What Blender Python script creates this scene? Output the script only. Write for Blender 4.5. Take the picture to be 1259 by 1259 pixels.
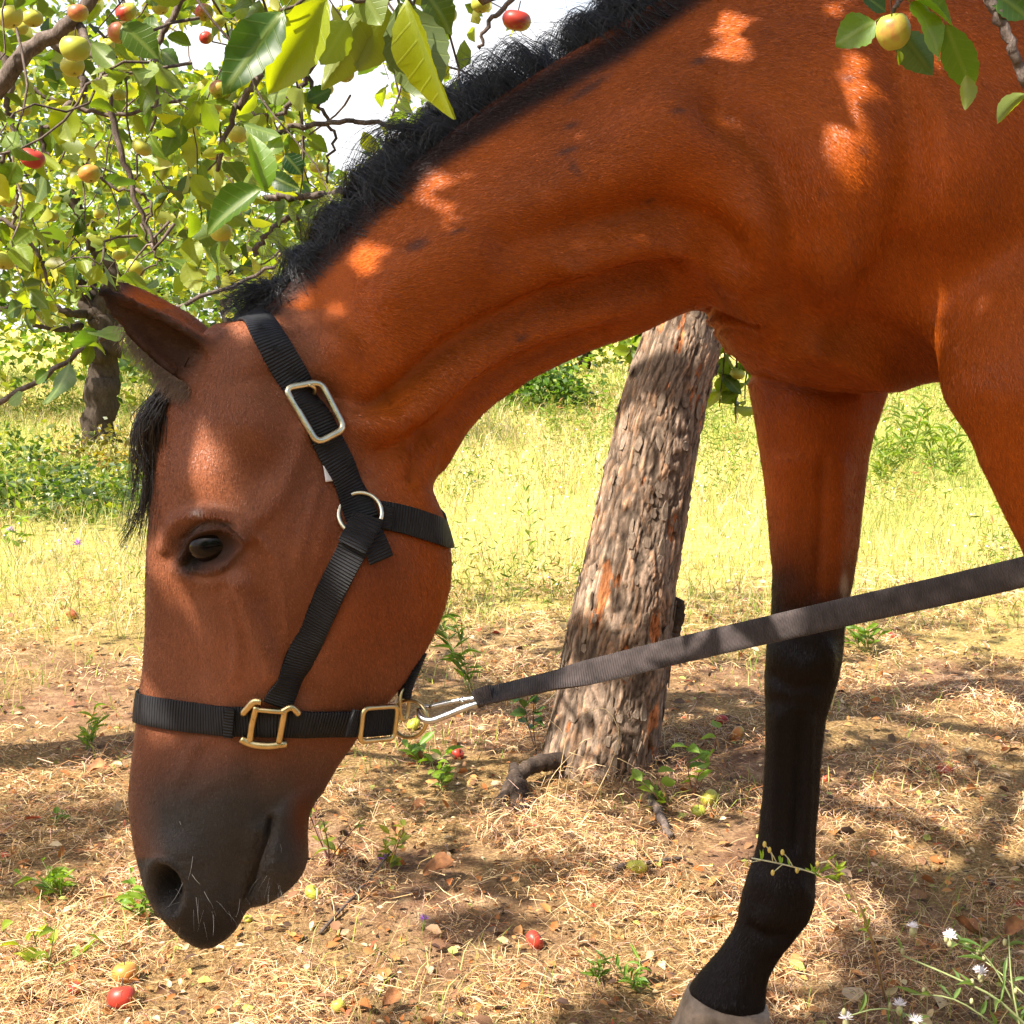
import bpy, bmesh, math, random
import numpy as np
from mathutils import Vector, Matrix
from mathutils.bvhtree import BVHTree
from mathutils.noise import noise as pnoise

SC = bpy.context.scene
for _o in list(bpy.data.objects):
    bpy.data.objects.remove(_o)
COL = SC.collection
RNG = np.random.default_rng(7)
random.seed(7)

# ------------------------------------------------------------------ camera
CAM_H = 1.02
PITCH = math.radians(8.0)
FPX = 1610.0            # focal length in pixels of the 1259 px photograph
cam_data = bpy.data.cameras.new('camera')
cam_data.sensor_width = 36.0
cam_data.sensor_height = 36.0
cam_data.lens = 36.0 * FPX / 1259.0
cam_data.clip_start = 0.05
cam_data.clip_end = 2000.0
cam = bpy.data.objects.new('camera', cam_data)
cam.location = (0, 0, CAM_H)
cam.rotation_euler = (math.pi / 2 - PITCH, 0, 0)
COL.objects.link(cam)
SC.camera = cam

# ------------------------------------------------------------------ light
SUN_DIR = Vector((-0.50, -0.37, 0.79)).normalized()     # towards the sun
world = bpy.data.worlds.new('World')
SC.world = world
world.use_nodes = True
wn = world.node_tree
wn.nodes.clear()
sky = wn.nodes.new('ShaderNodeTexSky')
sky.sky_type = 'NISHITA'
sky.sun_disc = False
sky.sun_elevation = math.asin(SUN_DIR.z)
sky.sun_rotation = math.atan2(SUN_DIR.x, SUN_DIR.y)
sky.air_density = 1.0
sky.dust_density = 3.0
sky.ozone_density = 0.6
bg = wn.nodes.new('ShaderNodeBackground')
bg.inputs[1].default_value = 0.11
wo = wn.nodes.new('ShaderNodeOutputWorld')
# bright fair-weather cloud lying round the whole horizon, broken up by noise
wtc = wn.nodes.new('ShaderNodeTexCoord'); wsx = wn.nodes.new('ShaderNodeSeparateXYZ'); wn.links.new(wtc.outputs['Generated'], wsx.inputs[0])
wmp = wn.nodes.new('ShaderNodeMapping'); wmp.inputs['Scale'].default_value = (1, 1, 3.0); wn.links.new(wtc.outputs['Generated'], wmp.inputs[0])
wno = wn.nodes.new('ShaderNodeTexNoise'); wno.inputs['Scale'].default_value = 3.2; wno.inputs['Detail'].default_value = 6; wn.links.new(wmp.outputs[0], wno.inputs['Vector'])
wel = wn.nodes.new('ShaderNodeMapRange'); wel.inputs[1].default_value = 0.55; wel.inputs[2].default_value = 0.12; wel.inputs[3].default_value = -0.28; wel.inputs[4].default_value = 0.22; wn.links.new(wsx.outputs[2], wel.inputs[0])
wad = wn.nodes.new('ShaderNodeMath'); wad.operation = 'ADD'; wn.links.new(wno.outputs[0], wad.inputs[0]); wn.links.new(wel.outputs[0], wad.inputs[1])
wrp = wn.nodes.new('ShaderNodeValToRGB'); wrp.color_ramp.elements[0].position = 0.46; wrp.color_ramp.elements[1].position = 0.66; wn.links.new(wad.outputs[0], wrp.inputs[0])
wmx = wn.nodes.new('ShaderNodeMix'); wmx.data_type = 'RGBA'; wn.links.new(wrp.outputs[0], wmx.inputs[0]); wn.links.new(sky.outputs[0], wmx.inputs[6]); wmx.inputs[7].default_value = (4.2, 4.2, 4.3, 1)
wn.links.new(wmx.outputs[2], bg.inputs[0])
wn.links.new(bg.outputs[0], wo.inputs[0])
sun_data = bpy.data.lights.new('sun', 'SUN')
sun_data.energy = 5.0
sun_data.angle = math.radians(0.53)
sun_data.color = (1.0, 0.93, 0.82)
sun = bpy.data.objects.new('sun', sun_data)
sun.rotation_euler = SUN_DIR.to_track_quat('Z', 'Y').to_euler()
sun.location = (-3, -2, 8)
COL.objects.link(sun)
SC.view_settings.view_transform = 'Standard'
SC.view_settings.look = 'None'
SC.view_settings.gamma = 1.0
SC.view_settings.use_curve_mapping = False
SC.view_settings.exposure = 1.6
SC.render.engine = 'CYCLES'
SC.cycles.max_bounces = 8
SC.cycles.diffuse_bounces = 4
SC.cycles.transmission_bounces = 4

# ------------------------------------------------------------------ helpers
CP, SP = math.cos(PITCH), math.sin(PITCH)
def W(px, py, Y):
    """pixel of the photograph -> world point on the plane y = Y"""
    u = (px - 629.5) / FPX
    v = -(py - 629.5) / FPX
    d = np.array([u, CP + v * SP, -SP + v * CP])
    return np.array([0, 0, CAM_H]) + d * (Y / d[1])
def proj(P):
    """world points (n,3) -> photo pixels (n,2)"""
    P = np.asarray(P, float).reshape(-1, 3) - np.array([0, 0, CAM_H])
    z = P[:, 1] * CP - P[:, 2] * SP
    v = P[:, 1] * SP + P[:, 2] * CP
    return np.stack([629.5 + FPX * P[:, 0] / z, 629.5 - FPX * v / z], 1)
def PX(n, Y):           # n photo pixels at depth Y, in metres
    return n * Y / FPX
def ground_z(x, y):
    x = np.asarray(x, float); y = np.asarray(y, float)
    near = np.clip(1.5 - np.hypot(x, y - 2.5) / 12.0, 0.15, 1)
    return near * (0.012 * np.sin(2.1 * x + 0.7) * np.cos(1.7 * y) + 0.007 * np.sin(5.3 * x + 1.3 * y) + 0.005 * np.sin(9.1 * y - 4 * x)
                   + 0.003 * np.sin(17 * x + 3) * np.sin(19 * y)) - 0.01
def G(px, py):
    """pixel -> point on the ground"""
    u = (px - 629.5) / FPX
    v = -(py - 629.5) / FPX
    d = np.array([u, CP + v * SP, -SP + v * CP])
    t = -CAM_H / d[2]
    p = np.array([0, 0, CAM_H]) + d * t
    p[2] = float(ground_z(p[0], p[1]))
    return p

def tag(o, label=None, cat=None, group=None, kind=None):
    if label: o['label'] = label
    if cat: o['category'] = cat
    if group: o['group'] = group
    if kind: o['kind'] = kind
    return o
def empty(name, loc=(0, 0, 0)):
    o = bpy.data.objects.new(name, None)
    o.empty_display_size = 0.05
    o.location = Vector([float(c) for c in loc])
    COL.objects.link(o)
    return o
def put(o, parent):
    """parent without moving (parents here are only ever translated)"""
    if parent is not None:
        o.parent = parent
        o.location = Vector(o.location) - Vector(parent.location)
    return o
def link(name, me, mat=None, parent=None, loc=None):
    if mat is not None and len(me.materials) == 0:
        me.materials.append(mat)
    o = bpy.data.objects.new(name, me)
    if loc is not None: o.location = Vector([float(c) for c in loc])
    COL.objects.link(o)
    return put(o, parent)
def mesh_np(name, V, F, smooth=True, col=None, uv=None):
    """V (n,3), F (m,3|4) array or a list of such arrays -> mesh"""
    V = np.asarray(V, np.float32)
    Fs = [np.asarray(f, np.int32) for f in (F if isinstance(F, list) else [F]) if len(f)]
    me = bpy.data.meshes.new(name)
    me.vertices.add(len(V)); me.vertices.foreach_set('co', V.ravel())
    loops = np.concatenate([f.ravel() for f in Fs])
    tot = np.concatenate([np.full(len(f), f.shape[1], np.int32) for f in Fs])
    st = np.concatenate([[0], np.cumsum(tot)[:-1]]).astype(np.int32)
    me.loops.add(len(loops)); me.loops.foreach_set('vertex_index', loops)
    me.polygons.add(len(tot)); me.polygons.foreach_set('loop_start', st)
    try: me.polygons.foreach_set('loop_total', tot)
    except Exception: pass
    me.polygons.foreach_set('use_smooth', np.full(len(tot), smooth))
    me.update(calc_edges=True)
    me.validate()
    if col is not None:
        a = me.color_attributes.new('Col', 'FLOAT_COLOR', 'POINT')
        c = np.ones((len(V), 4), np.float32); c[:, :3] = col
        a.data.foreach_set('color', c.ravel())
    if uv is not None:
        l = me.uv_layers.new(name='UVMap')
        l.data.foreach_set('uv', np.asarray(uv, np.float32)[loops].ravel())
    return me
class MB:
    """collects pieces, builds one mesh"""
    def __init__(s): s.V = []; s.Q = []; s.T = []; s.C = []; s.n = 0; s.UV = []
    def add(s, V, F, col=None, uv=None):
        V = np.asarray(V, float)
        for f in (F if isinstance(F, list) else [F]):
            f = np.asarray(f, int)
            if not len(f): continue
            (s.Q if f.shape[1] == 4 else s.T).append(f + s.n)
        s.V.append(V); s.n += len(V)
        if col is not None: s.C.append(np.broadcast_to(np.asarray(col, float), (len(V), 3)))
        if uv is not None: s.UV.append(uv)
    def mesh(s, name, smooth=True):
        F = []
        if s.Q: F.append(np.concatenate(s.Q))
        if s.T: F.append(np.concatenate(s.T))
        return mesh_np(name, np.concatenate(s.V), F, smooth, np.concatenate(s.C) if s.C else None, np.concatenate(s.UV) if s.UV else None)
def cr(P, n):
    """Catmull-Rom resample of rows of P to n rows"""
    P = np.asarray(P, float)
    if len(P) == 2:
        t = np.linspace(0, 1, n)[:, None]
        return P[0] * (1 - t) + P[1] * t
    A = np.vstack([2 * P[0] - P[1], P, 2 * P[-1] - P[-2]])
    t = np.linspace(0, len(P) - 1, n); i = np.minimum(t.astype(int), len(P) - 2); f = (t - i)[:, None]
    p0, p1, p2, p3 = A[i], A[i + 1], A[i + 2], A[i + 3]
    return 0.5 * (2 * p1 + (p2 - p0) * f + (2 * p0 - 5 * p1 + 4 * p2 - p3) * f**2 + (3 * p1 - p0 - 3 * p2 + p3) * f**3)
def arc_resample(P, n):
    P = np.asarray(P, float)
    s = np.concatenate([[0], np.cumsum(np.linalg.norm(np.diff(P[:, :3], axis=0), axis=1))])
    t = np.linspace(0, s[-1], n)
    return np.stack([np.interp(t, s, P[:, k]) for k in range(P.shape[1])], 1)
def frames(P):
    P = np.asarray(P, float)
    T = np.gradient(P, axis=0); T /= np.linalg.norm(T, axis=1)[:, None] + 1e-12
    N = np.zeros_like(P)
    a = np.array([0, 0, 1.0]) if abs(T[0][2]) < 0.9 else np.array([1.0, 0, 0])
    n = a - T[0] * a.dot(T[0]); n /= np.linalg.norm(n)
    for i in range(len(P)):
        n = n - T[i] * n.dot(T[i]); n /= np.linalg.norm(n) + 1e-12
        N[i] = n
    return T, N, np.cross(T, N)
def tube(P, R, k=6, cap=True):
    """tube through points P with radii R -> V, [quads, tris]"""
    P = np.asarray(P, float); n = len(P)
    R = np.broadcast_to(np.asarray(R, float), (n,))
    T, N, B = frames(P)
    a = np.linspace(0, 2 * np.pi, k, endpoint=False)
    V = (P[:, None] + R[:, None, None] * (np.cos(a)[None, :, None] * N[:, None] + np.sin(a)[None, :, None] * B[:, None])).reshape(-1, 3)
    i, j = np.meshgrid(np.arange(n - 1), np.arange(k), indexing='ij')
    q = np.stack([i * k + j, i * k + (j + 1) % k, (i + 1) * k + (j + 1) % k, (i + 1) * k + j], -1).reshape(-1, 4)
    if not cap: return V, [q]
    V = np.vstack([V, P[0], P[-1]])
    j = np.arange(k)
    t = np.vstack([np.stack([np.full(k, n * k), (j + 1) % k, j], 1), np.stack([np.full(k, n * k + 1), (n - 1) * k + j, (n - 1) * k + (j + 1) % k], 1)])
    return V, [q, t]
def ring_tube(P, r, k=8):
    """closed tube"""
    P = np.asarray(P, float); n = len(P)
    T = np.roll(P, -1, 0) - np.roll(P, 1, 0); T /= np.linalg.norm(T, axis=1)[:, None]
    c = P.mean(0)
    nn = np.cross(P[0] - c, P[n // 4] - c); nn /= np.linalg.norm(nn)
    B = np.cross(T, nn)
    a = np.linspace(0, 2 * np.pi, k, endpoint=False)
    V = (P[:, None] + r * (np.cos(a)[None, :, None] * nn + np.sin(a)[None, :, None] * B[:, None])).reshape(-1, 3)
    i, j = np.meshgrid(np.arange(n), np.arange(k), indexing='ij')
    q = np.stack([i * k + j, i * k + (j + 1) % k, ((i + 1) % n) * k + (j + 1) % k, ((i + 1) % n) * k + j], -1).reshape(-1, 4)
    return V, [q]

# ------------------------------------------------------------------ materials
def new_mat(name):
    m = bpy.data.materials.new(name); m.use_nodes = True
    nt = m.node_tree; b = nt.nodes['Principled BSDF']
    return m, nt, b
def nd(nt, t, **kw):
    n = nt.nodes.new(t)
    for k, v in kw.items(): setattr(n, k, v)
    return n
def lk(nt, a, b): nt.links.new(a, b)
def ramp(nt, stops, fac=None):
    r = nd(nt, 'ShaderNodeValToRGB')
    e = r.color_ramp.elements
    while len(e) < len(stops): e.new(0.5)
    for k, (p, c) in enumerate(stops):
        e[k].position = p; e[k].color = (*c, 1)
    if fac is not None: lk(nt, fac, r.inputs[0])
    return r
def noise_node(nt, scale, detail=3, rough=0.6, vec=None):
    n = nd(nt, 'ShaderNodeTexNoise'); n.inputs['Scale'].default_value = scale
    n.inputs['Detail'].default_value = detail; n.inputs['Roughness'].default_value = rough
    if vec is not None: lk(nt, vec, n.inputs['Vector'])
    return n
def bump(nt, b, height, dist, strength=1.0):
    n = nd(nt, 'ShaderNodeBump'); n.inputs['Distance'].default_value = dist; n.inputs['Strength'].default_value = strength
    lk(nt, height, n.inputs['Height']); lk(nt, n.outputs[0], b.inputs['Normal'])
    return n
def mixc(nt, fac, a, b, mode='MIX'):
    m = nd(nt, 'ShaderNodeMix', data_type='RGBA', blend_type=mode)
    for s, v in ((0, fac), (6, a), (7, b)):
        if isinstance(v, (int, float)): m.inputs[s].default_value = v
        elif isinstance(v, tuple): m.inputs[s].default_value = (*v, 1)
        else: lk(nt, v, m.inputs[s])
    return m.outputs[2]
def flat_mat(name, col, rough=0.6, metal=0.0, var=0.2, scale=40, bumpd=0.0):
    m, nt, b = new_mat(name)
    tc = nd(nt, 'ShaderNodeTexCoord')
    n = noise_node(nt, scale, 4, 0.6, tc.outputs['Object'])
    lo = tuple(c * (1 - var) for c in col); hi = tuple(c * (1 + var) for c in col)
    r = ramp(nt, [(0.3, lo), (0.7, hi)], n.outputs[0])
    lk(nt, r.outputs[0], b.inputs['Base Color'])
    b.inputs['Roughness'].default_value = rough; b.inputs['Metallic'].default_value = metal
    if bumpd: bump(nt, b, n.outputs[0], bumpd)
    return m

def coat_material():
    m, nt, b = new_mat('horse_coat')
    at = nd(nt, 'ShaderNodeAttribute', attribute_name='Col')
    tc = nd(nt, 'ShaderNodeTexCoord')
    mp = nd(nt, 'ShaderNodeMapping'); mp.inputs['Rotation'].default_value = (0, math.radians(32), 0); mp.inputs['Scale'].default_value = (0.45, 1, 1.3)
    lk(nt, tc.outputs['Object'], mp.inputs[0])
    big = noise_node(nt, 9, 4, 0.6, mp.outputs[0])
    mp2 = nd(nt, 'ShaderNodeMapping'); mp2.inputs['Rotation'].default_value = (0, math.radians(40), 0); mp2.inputs['Scale'].default_value = (0.22, 1, 1)
    lk(nt, tc.outputs['Object'], mp2.inputs[0])
    fur = noise_node(nt, 900, 4, 0.7, mp2.outputs[0])
    r1 = ramp(nt, [(0.25, (0.72, 0.70, 0.68)), (0.75, (1.22, 1.2, 1.15))], big.outputs[0])
    r2 = ramp(nt, [(0.25, (0.75, 0.73, 0.70)), (0.75, (1.2, 1.2, 1.2))], fur.outputs[0])
    c = mixc(nt, 1.0, at.outputs[0], r1.outputs[0], 'MULTIPLY')
    c = mixc(nt, 1.0, c, r2.outputs[0], 'MULTIPLY')
    lk(nt, c, b.inputs['Base Color'])
    b.inputs['Roughness'].default_value = 0.48
    b.inputs['Specular IOR Level'].default_value = 0.12
    b.inputs['Sheen Weight'].default_value = 0.02
    b.inputs['Sheen Roughness'].default_value = 0.4
    b.inputs['Sheen Tint'].default_value = (1, 0.75, 0.5, 1)
    ad = nd(nt, 'ShaderNodeMath', operation='MULTIPLY_ADD'); lk(nt, big.outputs[0], ad.inputs[0]); ad.inputs[1].default_value = 1.2; lk(nt, fur.outputs[0], ad.inputs[2])
    bump(nt, b, ad.outputs[0], 0.0011, 0.7)
    return m
def coat_hair_material():
    m, nt, b = new_mat('coat_hair')
    at = nd(nt, 'ShaderNodeAttribute', attribute_name='Col')
    lk(nt, at.outputs[0], b.inputs['Base Color'])
    b.inputs['Roughness'].default_value = 0.36
    b.inputs['Specular IOR Level'].default_value = 0.20
    return m
def hair_material(name='black_hair', col=(0.011, 0.009, 0.009)):
    m, nt, b = new_mat(name)
    b.inputs['Base Color'].default_value = (*col, 1)
    b.inputs['Roughness'].default_value = 0.30
    b.inputs['Specular IOR Level'].default_value = 0.5
    return m
def webbing_material(name, col, ridges=330):
    m, nt, b = new_mat(name)
    uv = nd(nt, 'ShaderNodeUVMap')
    sx = nd(nt, 'ShaderNodeSeparateXYZ'); lk(nt, uv.outputs[0], sx.inputs[0])
    mu = nd(nt, 'ShaderNodeMath', operation='MULTIPLY'); lk(nt, sx.outputs[0], mu.inputs[0]); mu.inputs[1].default_value = ridges * 2 * math.pi
    si = nd(nt, 'ShaderNodeMath', operation='SINE'); lk(nt, mu.outputs[0], si.inputs[0])
    mv = nd(nt, 'ShaderNodeMath', operation='MULTIPLY'); lk(nt, sx.outputs[1], mv.inputs[0]); mv.inputs[1].default_value = 900 * 2 * math.pi
    sv = nd(nt, 'ShaderNodeMath', operation='SINE'); lk(nt, mv.outputs[0], sv.inputs[0])
    ma = nd(nt, 'ShaderNodeMath', operation='MULTIPLY_ADD'); lk(nt, sv.outputs[0], ma.inputs[0]); ma.inputs[1].default_value = 0.3; lk(nt, si.outputs[0], ma.inputs[2])
    tc = nd(nt, 'ShaderNodeTexCoord')
    n = noise_node(nt, 60, 4, 0.6, tc.outputs['Object'])
    r = ramp(nt, [(0.35, tuple(c * 0.7 for c in col)), (0.7, tuple(c * 1.5 for c in col))], n.outputs[0])
    lk(nt, r.outputs[0], b.inputs['Base Color'])
    b.inputs['Roughness'].default_value = 0.5
    b.inputs['Specular IOR Level'].default_value = 0.3
    bump(nt, b, ma.outputs[0], 0.0008, 0.9)
    return m
def leaf_material(name, use_attr, dark, light, trans, tw=0.45):
    """leaf: glossy top side, paler underside, light shining through; colour varies leaf by leaf"""
    m, nt, b = new_mat(name)
    if use_attr:
        at = nd(nt, 'ShaderNodeAttribute', attribute_name='Col')
        base = at.outputs[0]
        tr = mixc(nt, 1.0, at.outputs[0], tuple(trans), 'MULTIPLY')
    else:
        oi = nd(nt, 'ShaderNodeObjectInfo')
        base = ramp(nt, [(0.0, dark), (1.0, light)], oi.outputs['Random']).outputs[0]
        base = mixc(nt, 1.0, base, oi.outputs['Color'], 'MULTIPLY')
        tr = mixc(nt, 1.0, base, tuple(trans), 'MULTIPLY')
        uv = nd(nt, 'ShaderNodeUVMap')
        sx = nd(nt, 'ShaderNodeSeparateXYZ'); lk(nt, uv.outputs[0], sx.inputs[0])
        # veins: midrib and side veins
        ab = nd(nt, 'ShaderNodeMath', operation='ABSOLUTE'); lk(nt, sx.outputs[1], ab.inputs[0])
        k = nd(nt, 'ShaderNodeMath', operation='MULTIPLY_ADD'); lk(nt, ab.outputs[0], k.inputs[0]); k.inputs[1].default_value = -0.35; lk(nt, sx.outputs[0], k.inputs[2])
        f = nd(nt, 'ShaderNodeMath', operation='MULTIPLY'); lk(nt, k.outputs[0], f.inputs[0]); f.inputs[1].default_value = 7 * 2 * math.pi
        s = nd(nt, 'ShaderNodeMath', operation='SINE'); lk(nt, f.outputs[0], s.inputs[0])
        vr = ramp(nt, [(0.86, (0, 0, 0)), (0.98, (1, 1, 1))], s.outputs[0])
        mr = ramp(nt, [(0.02, (1, 1, 1)), (0.09, (0, 0, 0))], ab.outputs[0])
        mx = nd(nt, 'ShaderNodeMath', operation='MAXIMUM'); lk(nt, mr.outputs[0], mx.inputs[0])
        hf = nd(nt, 'ShaderNodeMath', operation='MULTIPLY'); lk(nt, vr.outputs[0], hf.inputs[0]); hf.inputs[1].default_value = 0.45
        lk(nt, hf.outputs[0], mx.inputs[1])
        fm = nd(nt, 'ShaderNodeMath', operation='MULTIPLY'); lk(nt, mx.outputs[0], fm.inputs[0]); fm.inputs[1].default_value = 0.45
        base = mixc(nt, fm.outputs[0], base, (0.30, 0.36, 0.08))
        bump(nt, b, mx.outputs[0], 0.0007, 0.5)
        tc = nd(nt, 'ShaderNodeTexCoord')
        n = noise_node(nt, 70, 4, 0.6, tc.outputs['Object'])
        base = mixc(nt, 1.0, base, ramp(nt, [(0.3, (0.75, 0.8, 0.7)), (0.7, (1.2, 1.15, 1.2))], n.outputs[0]).outputs[0], 'MULTIPLY')
        sp_ = noise_node(nt, 150, 2, 0.5, tc.outputs['Object'])
        base = mixc(nt, ramp(nt, [(0.70, (0, 0, 0)), (0.74, (1, 1, 1))], sp_.outputs[0]).outputs[0], base, (0.11, 0.055, 0.02))
    geo = nd(nt, 'ShaderNodeNewGeometry')
    pale = mixc(nt, 0.24, base, (0.33, 0.38, 0.20))
    c = mixc(nt, geo.outputs['Backfacing'], base, pale)
    lk(nt, c, b.inputs['Base Color'])
    b.inputs['Roughness'].default_value = 0.42
    b.inputs['Specular IOR Level'].default_value = 0.45
    t = nd(nt, 'ShaderNodeBsdfTranslucent'); lk(nt, tr, t.inputs[0])
    ms = nd(nt, 'ShaderNodeMixShader'); ms.inputs[0].default_value = tw
    lk(nt, b.outputs[0], ms.inputs[1]); lk(nt, t.outputs[0], ms.inputs[2])
    lk(nt, ms.outputs[0], nt.nodes['Material Output'].inputs[0])
    return m
def attr_material(name, rough=0.8, trans=0.0, spec=0.2):
    m, nt, b = new_mat(name)
    at = nd(nt, 'ShaderNodeAttribute', attribute_name='Col')
    lk(nt, at.outputs[0], b.inputs['Base Color'])
    b.inputs['Roughness'].default_value = rough
    b.inputs['Specular IOR Level'].default_value = spec
    if trans:
        t = nd(nt, 'ShaderNodeBsdfTranslucent'); lk(nt, at.outputs[0], t.inputs[0])
        ms = nd(nt, 'ShaderNodeMixShader'); ms.inputs[0].default_value = trans
        lk(nt, b.outputs[0], ms.inputs[1]); lk(nt, t.outputs[0], ms.inputs[2])
        lk(nt, ms.outputs[0], nt.nodes['Material Output'].inputs[0])
    return m
def bark_material(name, cols, scale=1.0, use_attr=False):
    m, nt, b = new_mat(name)
    tc = nd(nt, 'ShaderNodeTexCoord')
    mp = nd(nt, 'ShaderNodeMapping'); mp.inputs['Scale'].default_value = (1, 1, 0.35)
    lk(nt, tc.outputs['Object'], mp.inputs[0])
    n = noise_node(nt, 30 * scale, 6, 0.7, mp.outputs[0])
    n2 = noise_node(nt, 160 * scale, 5, 0.7, mp.outputs[0])
    r = ramp(nt, [(0.25, cols[0]), (0.5, cols[1]), (0.75, cols[2])], n.outputs[0])
    c = r.outputs[0]
    if use_attr:
        at = nd(nt, 'ShaderNodeAttribute', attribute_name='Col')
        c = mixc(nt, 1.0, c, at.outputs[0], 'MULTIPLY')
    c = mixc(nt, 1.0, c, ramp(nt, [(0.3, (0.6, 0.6, 0.6)), (0.7, (1.25, 1.25, 1.25))], n2.outputs[0]).outputs[0], 'MULTIPLY')
    lk(nt, c, b.inputs['Base Color'])
    b.inputs['Roughness'].default_value = 0.9
    b.inputs['Specular IOR Level'].default_value = 0.15
    ad = nd(nt, 'ShaderNodeMath', operation='ADD'); lk(nt, n.outputs[0], ad.inputs[0]); lk(nt, n2.outputs[0], ad.inputs[1])
    bump(nt, b, ad.outputs[0], 0.004 / scale, 0.9)
    return m

# ================================================================== HORSE
MID_X = [-200, 330, 395, 450, 520, 590, 670, 760, 850, 930, 1010, 3000]
MID_Y = [1.300, 1.300, 1.325, 1.350, 1.390, 1.425, 1.460, 1.500, 1.535, 1.560, 1.580, 1.580]
def mid_y(px): return np.interp(px, MID_X, MID_Y)
LOFTS = []
TT = np.array([0.0, .1, .3, .5, .7, .9, 1.0])
def loft(st, n, k=28, lateral=None):
    """st rows: topx, topy, botx, boty, Y, w.1, w.3, w.5, w.7, w.9 (half widths in metres)"""
    st = np.array(st, float)
    S = cr(st, n)
    ths = np.linspace(0, 2 * np.pi, k, endpoint=False)
    rings = []
    for r in S:
        T = W(r[0], r[1], r[4]); B = W(r[2], r[3], r[4])
        ws = np.array([r[5], r[5], r[6], r[7], r[8], r[9], r[9]])
        ring = []
        for th in ths:
            t = (1 - math.cos(th)) / 2
            w = np.interp(t, TT, ws) * np.sign(math.sin(th)) * abs(math.sin(th)) ** 0.75
            ring.append(T * (1 - t) + B * t + np.array([0, w, 0]))
        rings.append(ring)
    return close_rings(np.array(rings))
def close_rings(R):
    n, k, _ = R.shape
    V = np.vstack([R.reshape(-1, 3), R[0].mean(0), R[-1].mean(0)])
    i, j = np.meshgrid(np.arange(n - 1), np.arange(k), indexing='ij')
    q = np.stack([i * k + j, i * k + (j + 1) % k, (i + 1) * k + (j + 1) % k, (i + 1) * k + j], -1).reshape(-1, 4)
    j = np.arange(k)
    t = np.vstack([np.stack([np.full(k, n * k), (j + 1) % k, j], 1), np.stack([np.full(k, n * k + 1), (n - 1) * k + j, (n - 1) * k + (j + 1) % k], 1)])
    return V, [q, t]
HY = 1.30
head = [  # front x,y  back x,y
    (262, 398, 350, 392, HY, .035, .045, .050, .050, .045),
    (232, 435, 420, 420, HY, .050, .068, .072, .068, .055),
    (214, 470, 450, 465, HY, .060, .082, .082, .070, .058),
    (201, 510, 480, 505, HY, .066, .090, .088, .072, .058),
    (192, 560, 510, 560, HY, .066, .094, .090, .074, .056),
    (187, 610, 532, 612, HY, .066, .099, .092, .078, .056),
    (182, 660, 549, 658, HY, .060, .094, .090, .082, .054),
    (179, 710, 550, 705, HY, .052, .080, .086, .084, .050),
    (177, 760, 541, 752, HY, .044, .066, .078, .078, .046),
    (175, 810, 521, 800, HY, .040, .056, .068, .068, .042),
    (170, 860, 489, 848, HY, .038, .050, .058, .056, .038),
    (164, 905, 452, 893, HY, .038, .047, .052, .048, .034),
    (159, 950, 418, 942, HY, .039, .046, .049, .044, .032),
    (158, 985, 392, 985, HY, .040, .048, .050, .042, .031),
    (162, 1020, 352, 1020, HY, .042, .051, .052, .046, .034),
    (172, 1060, 322, 1055, HY, .043, .053, .052, .046, .036),
    (186, 1095, 310, 1090, HY, .042, .052, .050, .044, .036),
    (206, 1125, 304, 1118, HY, .038, .046, .045, .040, .034),
    (228, 1147, 294, 1139, HY, .030, .037, .038, .034, .028),
    (250, 1159, 275, 1155, HY, .014, .020, .020, .018, .014),
]
LOFTS.append(loft(head, 110))
chin = [
    (318, 960, 405, 960, HY, .026, .030, .032, .030, .024),
    (314, 1000, 384, 995, HY, .030, .034, .036, .034, .026),
    (312, 1035, 379, 1030, HY, .032, .037, .038, .036, .028),
    (312, 1062, 377, 1055, HY, .032, .037, .038, .036, .028),
    (310, 1085, 363, 1083, HY, .030, .034, .035, .032, .025),
    (305, 1103, 340, 1102, HY, .022, .025, .026, .024, .018),
    (303, 1112, 320, 1111, HY, .010, .012, .012, .011, .008),
]
LOFTS.append(loft(chin, 40, 22))
neck = [
    (300, 394, 400, 545, 1.300, .040, .052, .055, .052, .045),
    (330, 372, 500, 610, 1.302, .040, .058, .064, .062, .050),
    (385, 315, 541, 588, 1.325, .038, .062, .072, .070, .050),
    (448, 250, 580, 525, 1.350, .036, .068, .080, .078, .052),
    (520, 188, 640, 475, 1.390, .036, .074, .090, .086, .056),
    (592, 133, 714, 438, 1.425, .038, .082, .102, .098, .062),
    (670, 82, 790, 409, 1.460, .042, .092, .118, .114, .072),
    (755, 32, 862, 381, 1.500, .046, .108, .140, .140, .090),
    (835, -20, 893, 424, 1.535, .052, .128, .165, .170, .120),
    (915, -70, 948, 462, 1.560, .060, .150, .190, .195, .140),
    (1000, -115, 1020, 486, 1.580, .060, .165, .205, .205, .140),
    (1090, -135, 1100, 487, 1.580, .060, .172, .210, .200, .120),
    (1180, -130, 1185, 470, 1.580, .065, .180, .215, .200, .110),
    (1340, -95, 1330, 490, 1.580, .080, .200, .235, .215, .120),
    (1600, -60, 1600, 530, 1.580, .100, .225, .265, .235, .130),
    (1850, -70, 1850, 495, 1.580, .110, .225, .260, .230, .120),
    (2050, -95, 2060, 440, 1.580, .110, .220, .250, .220, .110),
    (2220, -80, 2230, 360, 1.580, .090, .190, .220, .200, .110),
    (2340, -10, 2340, 300, 1.580, .060, .130, .160, .150, .090),
    (2390, 80, 2390, 230, 1.580, .020, .040, .050, .045, .030),
]
LOFTS.append(loft(neck, 170, 40))
FY = 1.73
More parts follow.
